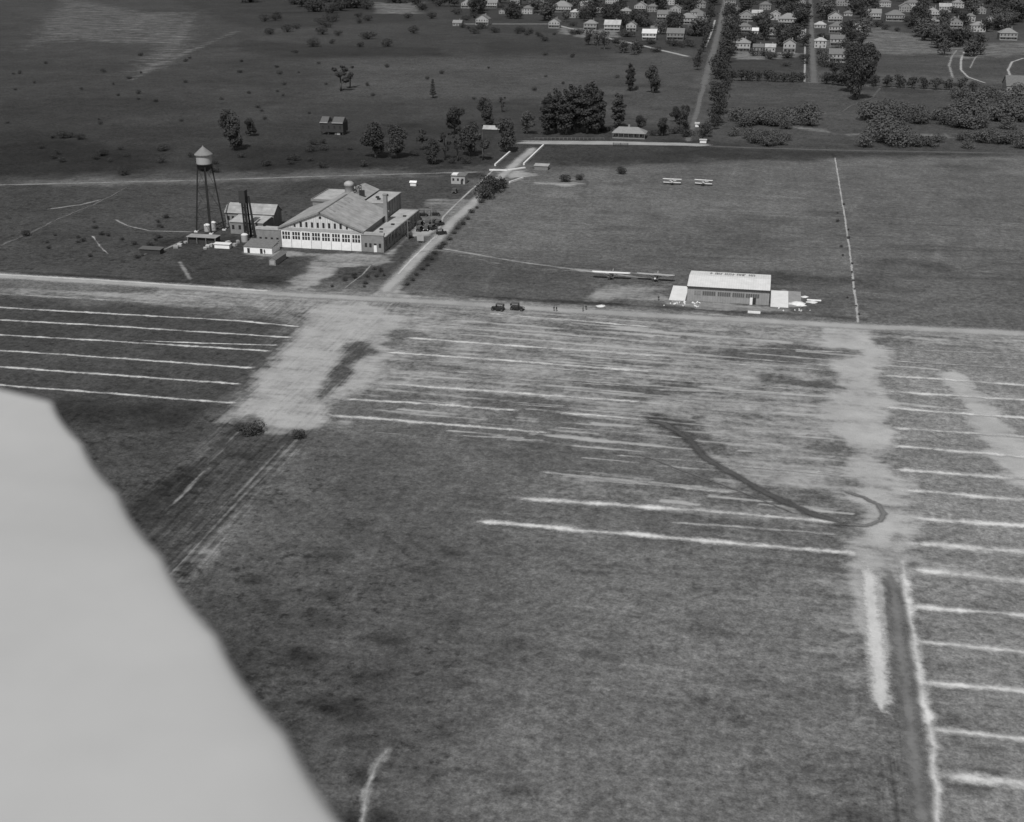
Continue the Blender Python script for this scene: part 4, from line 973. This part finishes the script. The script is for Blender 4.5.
for px,py,l in [(432,226,'thin timber pole standing among the parked cars'),(408,240,'thin timber pole close to the hangar annex wall')]:
    o=thing('utility_pole',l,'pole',L(px,py)); MB().tube((0,0,0),(0,0,8),.14,.1,6).build('pole',M['wood'],o); MB().box(-1,1,-.06,.06,7.2,7.35).build('crossarm',M['wood'],o)

# ---------------------------------------------------------------- the small hangar
sh = thing('small_hangar','grey boarded hangar with bright metal roof beside the main road','hangar',(-9.6,379,0))
MB().prismx([(0,0),(17.4,0),(17.4,4.9),(8.7,5.9),(0,4.9)],-12.8,12.8).build('wall',M['clap'],sh); rb=MB(); s7=1.0/8.7
for s in (-1,1):
    q=[(-12.9,8.7,5.97),(12.9,8.7,5.97),(12.9,8.7+s*9.1,5.97-9.1*s7),(-12.9,8.7+s*9.1,5.97-9.1*s7)]; rb.slab(q if s<0 else q[::-1],.18)
roof=rb.build('roof',M['metalroof'],sh)
MB().box(-13,13,-.5,-.38,4.5,4.85).build('gutter',M['darkwood'],sh)
for g,(a,b) in enumerate([(-10.6,-8.4),(-8.0,-3.9),(-3.3,.8),(1.3,5.1),(5.5,9.9-.2)]):
    f=MB().box(a,b,-.05,.02,2.0,3.5).build('window',M['clap'],sh); p=MB(); n=int((b-a)/.62)
    for i in range(n): w=(b-a)/n; p.box(a+i*w+.06,a+(i+1)*w-.06,-.09,-.052,2.1,3.4)
    p.build('panes',M['wood'] if g==0 else M['shingle_dark'],f)
d=MB().box(6.9,7.7,-.55,-.1,0,2.2).build('door',M['white'],sh); MB().box(7.75,8.75,-.08,.02,0,2.3).build('doorway',M['glass'],sh)
gl=[711,716,717.6,721,725.6,729.4,733,737.6,741,743.7,749.5,753]
for i,gx in enumerate(gl):
    z=5.4; c=L(gx,272.5+(gx-711)*.04,z); lx=c.x+9.6; y0=12.4-random.uniform(0,.5); h=4.0
    zz=lambda y: 5.97-(y-8.7)*s7+.02
    b=MB(); k=[(.0,.34),(.62,.34)] if i%3 else [(.1,.4)]
    for dx,w in k: b.slab([(lx+dx-.2,y0,zz(y0)),(lx+dx-.2+w,y0,zz(y0)),(lx+dx-.2+w,y0+h,zz(y0+h)),(lx+dx-.2,y0+h,zz(y0+h))],.02)
    b.slab([(lx-.2,y0+1.7+i%2*1.3,zz(y0+1.7+i%2*1.3)+.022),(lx+.75,y0+1.7+i%2*1.3,zz(y0+1.7+i%2*1.3)+.022),(lx+.75,y0+2.5+i%2*1.3,zz(y0+2.5+i%2*1.3)+.022),(lx-.2,y0+2.5+i%2*1.3,zz(y0+2.5+i%2*1.3)+.022)],.02)
    b.build('painted_stroke',M['stroke'],roof)
def slab_struct(name,x0,x1,y0,y1,h,m):
    return struct(MB().box(x0,x1,y0,y1,.01,h).build(name,M[m]))
slab_struct('concrete_apron',-28,-22.9,378.2,394.5,.15,'concrete'); slab_struct('concrete_apron',3.75,9.2,377.5,395.5,.15,'concrete')
slab_struct('gravel_pad',9.25,13.2,379,396,.1,'asphalt')
def heap(px,py,r,h,label,name='sand_heap',m='sand'):
    random.seed(int(px)); v=[(0,0,h)]; n=12
    for k,(q,z) in enumerate(((.35,.75),(.7,.32),(1,-.05))):
        for i in range(n): a=2*PI*i/n; rr=r*q*random.uniform(.55,1.3); v.append((rr*math.cos(a)*1.3,rr*math.sin(a),h*z*random.uniform(.8,1.2) if z>0 else -.05))
    f=[(0,1+i,1+(i+1)%n) for i in range(n)]
    for k in (0,1): f+=[(1+k*n+i,1+(k+1)*n+i,1+(k+1)*n+(i+1)%n,1+k*n+(i+1)%n) for i in range(n)]
    o=MB().add(v,f).build(name,M[m],None,True); o.location=L(px,py); return tag(o,label,'heap')
heap(797,304,2.6,.75,'bright pale sand heap beyond the right apron of the small hangar')
heap(601,306,1.4,.35,'low pale sand heap on the road verge left of the small hangar')
heap(812,302,1.6,.3,'thin pale scatter of sand farthest right of the small hangar')
heap(805,297,1.2,.4,'little pale heap behind the bright sand heap')
random.seed(4)
for i in range(26):
    x=random.uniform(664,700) if i<18 else random.uniform(775,812); y=random.uniform(301,306)+(x-664)*.06
    v=MB(); r=random.uniform(.25,.6)
    pts=[rdir()*r*random.uniform(.7,1.2) for _ in range(9)]
    bm=bmesh.new(); [bm.verts.new(p) for p in pts]; bmesh.ops.convex_hull(bm,input=bm.verts); bmesh.ops.delete(bm,geom=[q for q in bm.verts if not q.link_faces],context='VERTS'); me=bpy.data.meshes.new('rubble_block'); bm.to_mesh(me); bm.free(); me.materials.append(M['concrete'])
    o=link('rubble_block',me,None,L(x,y)+Vector((0,0,r*.4))); tag(o,'pale broken block in the rubble along the front of the small hangar','rubble','rubble before the small hangar')
tag(MB().box(-1.9,1.9,-.5,.5,0,.5).build('timber_stack',M['white']),'white stack of planks on the road verge before the small hangar','planks').location=L(754,313)
tag(MB().box(-2.2,2.2,-.4,.4,0,.25).build('timber_stack',M['white']),'long pale planks lying in the grass right of the small hangar','planks').location=L(814,300.5)

# ---------------------------------------------------------------- vehicles
def make_car(label, loc, rz, group=None):
    o=thing('parked_car',label,'car',loc,rz,group)
    b=MB(); b.prism([(-1.55,.55),(.55,.55),(.55,1.15),(.1,1.2),(-1.45,1.2),(-1.6,.9)],-.72,.72); b.build('body',M['cardark'],o)
    MB().prism([(.56,.55),(1.75,.6),(1.75,1.05),(.56,1.14)],-.42,.42).build('hood',M['cardark'],o)
    MB().box(1.76,1.86,-.4,.4,.55,1.1).build('radiator',M['chrome'],o)
    t=MB().slab([(-1.6,-.75,1.85),(.45,-.75,1.95),(.45,.75,1.95),(-1.6,.75,1.85)],.09); t.slab([(-1.6,-.75,1.2),(-1.6,-.75,1.85),(-1.6,.75,1.85),(-1.6,.75,1.2)],.05); t.build('soft_top',M['canvas'],o)
    for x in (-.5,.42):
        for y in (-.7,.7): MB().tube((x,y,1.15),(x,y,1.93),.025,n=4).build('top_post',M['cardark'],o)
    MB().slab([(.5,-.62,1.16),(.5,.62,1.16),(.42,.62,1.9),(.42,-.62,1.9)],.02).build('windscreen',M['glass'],o)
    for x in (-1.3,1.4):
        for y in (-.72,.72):
            w=MB(); w.tube((x,y-.06,.4),(x,y+.06,.4),.4,n=14); w_=w.build('wheel',M['tyre'],o); MB().tube((x,y-.075,.4),(x,y+.075,.4),.22,n=10).build('rim',M['cargrey'],w_)
            f=MB(); pts=[(x+.52*math.cos(a),.42+.5*math.sin(a)) for a in [R(160-i*28) for i in range(6)]]
            for i in range(5):
                (xa,za),(xb,zb)=pts[i],pts[i+1]; f.slab([(xa,y-.14,za),(xb,y-.14,zb),(xb,y+.14,zb),(xa,y+.14,za)],.03)
            f.build('fender',M['cardark'],o)
    MB().box(-.8,.9,-.88,-.7,.38,.43).build('running_board',M['cardark'],o); MB().box(-.8,.9,.7,.88,.38,.43).build('running_board',M['cardark'],o)
    for y in (-.42,.42): MB().tube((1.72,y,1.0),(1.88,y,1.0),.1,.13,10).build('headlight',M['chrome'],o)
    return o
car0=make_car('black open touring car with raised top on the main road, left of two',L(498,310.5),R(172),'cars on the main road'); car0.scale=(1.12,1.12,1.12); cache(car0)
copy_tree(car0,L(517,310),R(-8),'black car on the main road, right of two, long hood to the right',(1.2,1.12,1.12))
cars=[(420.5,231,75,None),(426.5,230.5,95,None),(433,229.5,70,None),(421,226,80,None),(427.5,225.5,100,None),(434,224.5,75,None),(439.5,225.5,60,'black car at the right end of the parked cluster, beside the road'),
      (423,216,0,'black car in the far row behind the parked cluster, left of two'),(435,215.5,10,'black car in the far row behind the parked cluster, right of two'),(441.5,234.5,40,'lone black car standing on the hangar road'),(409.5,237.5,120,'lone black car in the yard below the annex wall'),(418.5,221,90,'black car at the far corner of the hangar annex'),(455,193,90,'dark car alone in the grass left of the road to the bridge')]
for x,y,a,l in cars:
    c=copy_tree(car0,L(x,y),R(a),l or 'black car in the tight cluster parked beside the hangar annex',(1.1,1.1,1.1))
    c['group']='cars parked by the big hangar'
    
# ---------------------------------------------------------------- aeroplanes
def wing_mb(y0,y1,x_le,chord,z,th=.16,dih=0.0,n=12):
    mb=MB(); prof=[(0,0),(.05,.5),(.25,1),(.6,.72),(1,.05),(.6,-.1),(.2,-.22),(.04,-.3)]
    ys=np.linspace(y0,y1,n); k=len(prof); v=[]; f=[]
    for i,y in enumerate(ys):
        tip=1 if 0<i<n-1 else .8; c=chord*tip
        v+=[(x_le-px*c-(chord-c)*.5,y,z+pz*th+abs(y)*dih) for px,pz in prof]
    for i in range(n-1):
        for j in range(k): f.append((i*k+j,i*k+(j+1)%k,(i+1)*k+(j+1)%k,(i+1)*k+j))
    f+=[tuple(range(k)),tuple(range((n-1)*k,n*k))]
    return mb.add(v,f)
def fus_mb(prof,n=10):
    mb=MB(); v=[]; f=[]
    for x,r,h,z in prof: v+=[(x,r*math.cos(2*PI*i/n),z+h*math.sin(2*PI*i/n)) for i in range(n)]
    for j in range(len(prof)-1): f+=[(j*n+i,j*n+(i+1)%n,(j+1)*n+(i+1)%n,(j+1)*n+i) for i in range(n)]
    f+=[tuple(range(n)),tuple(range((len(prof)-1)*n,len(prof)*n))]
    return mb.add(v,f)
def plane(name,label,loc,rz,bip,span,noseM,cloth='linen'):
    o=thing(name,label,'aeroplane',loc,rz,'biplanes parked on the field' if bip else 'monoplanes parked by the small hangar'); p=lambda n,mb,m,par=o,sm=False: mb.build(n,M[m],par,sm)
    L_=6.6 if bip else 8.2; zt=2.55 if bip else 2.35; ch=1.35 if bip else 2.0
    p('fuselage',fus_mb([(1.7,.3,.32,1.25),(1.3,.48,.5,1.25),(0,.46,.55,1.25),(-2,.36,.42,1.15),(-L_+1.9,.1,.16,.75)]),'fuselage' if not bip else 'cream',o,True)
    e=p('engine',fus_mb([(1.95,.3,.3,1.25),(1.7,.38,.38,1.25)]),noseM)
    p('spinner',fus_mb([(2.25,.03,.03,1.25),(2.1,.14,.14,1.25),(1.96,.2,.2,1.25)]),noseM,e,True)
    p('propeller',MB().box(2.06,2.12,-1.15,1.15,1.18,1.32),'wood')
    p('upper_wing',wing_mb(-span/2,span/2,1.0,ch,zt,.18,.012),cloth,o,True)
    if bip:
        p('lower_wing',wing_mb(-span/2+.3,-.3,.7,1.3,.95,.15,.02),'linen',o,True); p('lower_wing',wing_mb(.3,span/2-.3,.7,1.3,.95,.15,.02),'linen',o,True)
        for y in (-span*.36,span*.36):
            for x in (.6,-.2): p('strut',MB().tube((x-.1,y,1.1),(x,y,zt),.04,n=5),'wood')
    else:
        for s in (-1,1):
            for x in (.7,-.3): p('strut',MB().tube((x,s*.4,.8),(x,s*span*.26,zt+.02),.05,n=5),'wood')
    for s in (-1,1):
        for x in (.6,-.3): p('cabane_strut',MB().tube((x,s*.35,1.6),(x,s*.42,zt+.02),.035,n=5),'wood')
    p('tailplane',wing_mb(-1.5,1.5,-L_+2.9,.9,.95,.06),'linen',o)
    p('fin',MB().prism([(-L_+2.9,.9),(-L_+1.6,.8),(-L_+1.5,1.8),(-L_+2.1,1.9)],-.03,.03),'linen')
    for s in (-1,1):
        w=MB().tube((.9,s*.8-.06,.35),(.9,s*.8+.06,.35),.35,n=14); p('wheel',w,'tyre')
        p('gear_strut',MB().tube((.9,s*.75,.35),(.6,s*.35,.85),.04,n=5).tube((.9,s*.75,.35),(-.2,s*.35,.85),.04,n=5),'steel')
    p('axle',MB().tube((.9,-.8,.35),(.9,.8,.35),.035,n=6),'steel'); p('tail_skid',MB().tube((-L_+2.2,0,.7),(-L_+1.7,0,.02),.035,n=5),'wood')
    p('cockpit',MB().lathe([(.28,1.72),(.3,1.8)],10,(-.9,0)),'canvas')
    return o
plane('monoplane','pale high-wing monoplane with a dark nose, farther from the small hangar',L(611,279),R(-90)+.02,False,12.9,'steel')
plane('monoplane','high-wing monoplane with a bright round nose, nearer the small hangar',L(655.5,281),R(-90)-.03,False,12.6,'white','linen_dull')
plane('biplane','white biplane parked out on the field, left of two, nose toward the airfield',L(672,184.5),R(-90),True,8.5,'cream')
plane('biplane','white biplane parked out on the field, right of two, with dark nose',L(703.5,185.5),R(-96),True,8.3,'steel')

# ---------------------------------------------------------------- people
def person(px,py,rz,label,arm=0.1,stride=.12,light=False):
    vs=[(0,0,.95),(0,0,1.15),(0,0,1.38),(0,0,1.5),(0,.01,1.6),(0,.015,1.72),
        (-.1,0,.9),(-.11,stride,.5),(-.11,stride*.6,.07),(-.11,stride*.6+.14,.03),(.1,0,.9),(.11,-stride*.5,.5),(.11,-stride*1.4,.08),(.11,-stride*1.4+.14,.03),
        (-.19,0,1.4),(-.25,-.03,1.13),(-.26,arm,.9),(-.26,arm+.03,.8),(.19,0,1.4),(.25,.03,1.13),(.26,arm*.7,.9),(.26,arm*.7+.03,.8)]
    es=[(0,1),(1,2),(2,3),(3,4),(4,5),(0,6),(6,7),(7,8),(8,9),(0,10),(10,11),(11,12),(12,13),(2,14),(14,15),(15,16),(16,17),(2,18),(18,19),(19,20),(20,21)]
    rs=[.15,.15,.16,.06,.095,.085,.1,.07,.05,.04,.1,.07,.05,.04,.075,.055,.042,.045,.075,.055,.042,.045]
    me=bpy.data.meshes.new('person'); me.from_pydata(vs,es,[]); tmp=link('tmp',me)
    md=tmp.modifiers.new('s','SKIN'); 
    for i,sv in enumerate(me.skin_vertices[0].data): sv.radius=(rs[i],rs[i]*.85); sv.use_root=(i==0)
    sd=tmp.modifiers.new('d','SUBSURF'); sd.levels=1; sd.render_levels=1
    dg=bpy.context.evaluated_depsgraph_get(); m2=bpy.data.meshes.new_from_object(tmp.evaluated_get(dg)); m2.name='person_body'
    bpy.data.objects.remove(tmp)
    m2.materials.clear(); m2.materials.append(M['cloth']); m2.materials.append(M['skin']); m2.materials.append(M['paleskin'])
    for p in m2.polygons:
        z=p.center.z; x=abs(p.center.x); p.material_index=1 if z>1.48 or (x>.21 and z<.86 and z>.7) else (2 if light and .95<z<=1.48 else 0); p.use_smooth=True
    o=link('person',m2,None,L(px,py)); o.rotation_euler=(0,0,rz); tag(o,label,'person','people about the airfield')
    MB().lathe([(.17,1.74),(.17,1.76),(.1,1.77),(.095,1.86),(.02,1.88)],12).build('hat',M['canvas'],o)
    MB().lathe([(.1,1.66),(.105,1.72),(.09,1.74)],10,(0,-.015)).build('hair',M['cardark'],o)
    return o
person(554,311,.5,'person in dark clothes and hat walking on the main road, left of two together',.12,.16)
person(556.5,311.4,-2.2,'person in dark clothes beside the walker on the main road, right of two together',.05,.05)
person(583,311.5,1.2,'person in dark clothes standing alone on the main road',.05,.06)
person(658.5,300.5,.2,'person in dark clothes standing between the parked monoplanes and the road',.05,.06)
person(586,310,2.9,'person in dark clothes at the road edge near the low sand heap',.05,.08)
person(264.5,254,3.0,'person in dark clothes standing before the white front of the lean-to shed',.08,.05)

# ---------------------------------------------------------------- the wing of the photographer's own aeroplane
def own_wing():
    z0 = H - 1.30
    T = L(53,402.5,z0); B = L(347,826,z0); span = (B-T); span.z=0; s = span.normalized(); c = Vector((s.y,-s.x,0))
    if c.dot(L(0,500,z0)-L(200,500,z0)) < 0: c = -c
    rib = .36; chord = 1.55; Ltot = 5.2
    prof=lambda q: .012+.11*(q**.6)*(1-q**3.0)+(0)      # upper surface, q=0 trailing edge, 1 leading edge
    NS = 220; NC = 26; v=[]; f=[]
    tipL=(L(0,391,z0)-T); tip_s=tipL.dot(s)/max(1e-6,tipL.dot(c))
    for side in (0,1):
        for i in range(NS+1):
            u=Ltot*i/NS; ph=(u/rib)%1.0; scal=.013*(math.sin(PI*ph))**.75 if u>0 else 0
            sag=.0004*math.sin(PI*ph)**2
            for j in range(NC+1):
                q=(j/NC)**1.4; cc=scal*(1-q)**3+chord*q
                ss=u+ (tip_s*chord*q)*max(0,1-u/1.0)
                zz=(prof(q)*(.2+.8*min(1,u/.7))-sag*math.sin(PI*min(1,q*1.05))) if side==0 else -.012+.01*q
                p=T+s*ss+c*cc; v.append((p.x,p.y,p.z+zz))
    W_=NC+1; off=(NS+1)*W_
    for i in range(NS):
        for j in range(NC):
            a=i*W_+j; f.append((a,a+1,a+W_+1,a+W_)); b=off+a; f.append((b,b+W_,b+W_+1,b+1))
        a=i*W_; f.append((a,a+W_,off+a+W_,off+a)); a=i*W_+NC; f.append((a,off+a,off+a+W_,a+W_))
    for j in range(NC): f.append((j,off+j,off+j+1,j+1)); a=NS*W_+j; f.append((a,a+1,off+a+1,off+a))
    mb=MB().add(v,f)
    tag(mb.build('aeroplane_wing',M['linen_near'],None,True),'pale fabric wing with a scalloped trailing edge close below the camera','wing')
M['linen_near']=mat('doped_wing_linen',.37,rough=.5,scale=1.6,amt=.09,stretch=(1,1,1)); M['tape']=mat('wing_rib_tape',.34,rough=.5,scale=3,amt=.05)
own_wing()

# ---------------------------------------------------------------- light, sky, camera
SUN_EL, SUN_AZ = R(53), R(3)             # light travels toward +north, a little to the east
d = Vector((math.sin(SUN_AZ)*math.cos(SUN_EL), math.cos(SUN_AZ)*math.cos(SUN_EL), -math.sin(SUN_EL)))
sl = bpy.data.lights.new('sun','SUN'); sl.energy = 3.9; sl.angle = R(.53); sl.color = (1,.995,.985)
so = link('sun', sl, None, (0,0,300)); so.rotation_euler = d.to_track_quat('-Z','Y').to_euler()
w = bpy.data.worlds.new('World'); scene.world = w; w.use_nodes = True; nt = w.node_tree
sky = nt.nodes.new('ShaderNodeTexSky'); sky.sky_type='NISHITA'; sky.sun_disc=False; sky.sun_elevation=SUN_EL; sky.sun_rotation=math.atan2(-d.x,-d.y)
bw_=nt.nodes.new('ShaderNodeRGBToBW'); bg=nt.nodes['Background']; bg.inputs['Strength'].default_value=.11
nt.links.new(sky.outputs[0],bw_.inputs[0]); nt.links.new(bw_.outputs[0],bg.inputs['Color'])
cam = bpy.data.cameras.new('camera'); cam.sensor_width=36; cam.lens=36*F/1024; cam.clip_start=.05; cam.clip_end=30000
cam.dof.use_dof=True; cam.dof.focus_distance=330; cam.dof.aperture_fstop=1.7
co = link('camera', cam, None, (0,0,H)); co.rotation_euler=(R(90)-PITCH,0,YAW); scene.camera=co
vs=scene.view_settings; vs.view_transform='Standard'; vs.look='None'; vs.exposure=.12; vs.gamma=1; vs.use_curve_mapping=False
scene.render.resolution_x=1024; scene.render.resolution_y=822
scene.cycles.filter_width=1.55; scene.cycles.max_bounces=6; scene.cycles.transparent_max_bounces=24
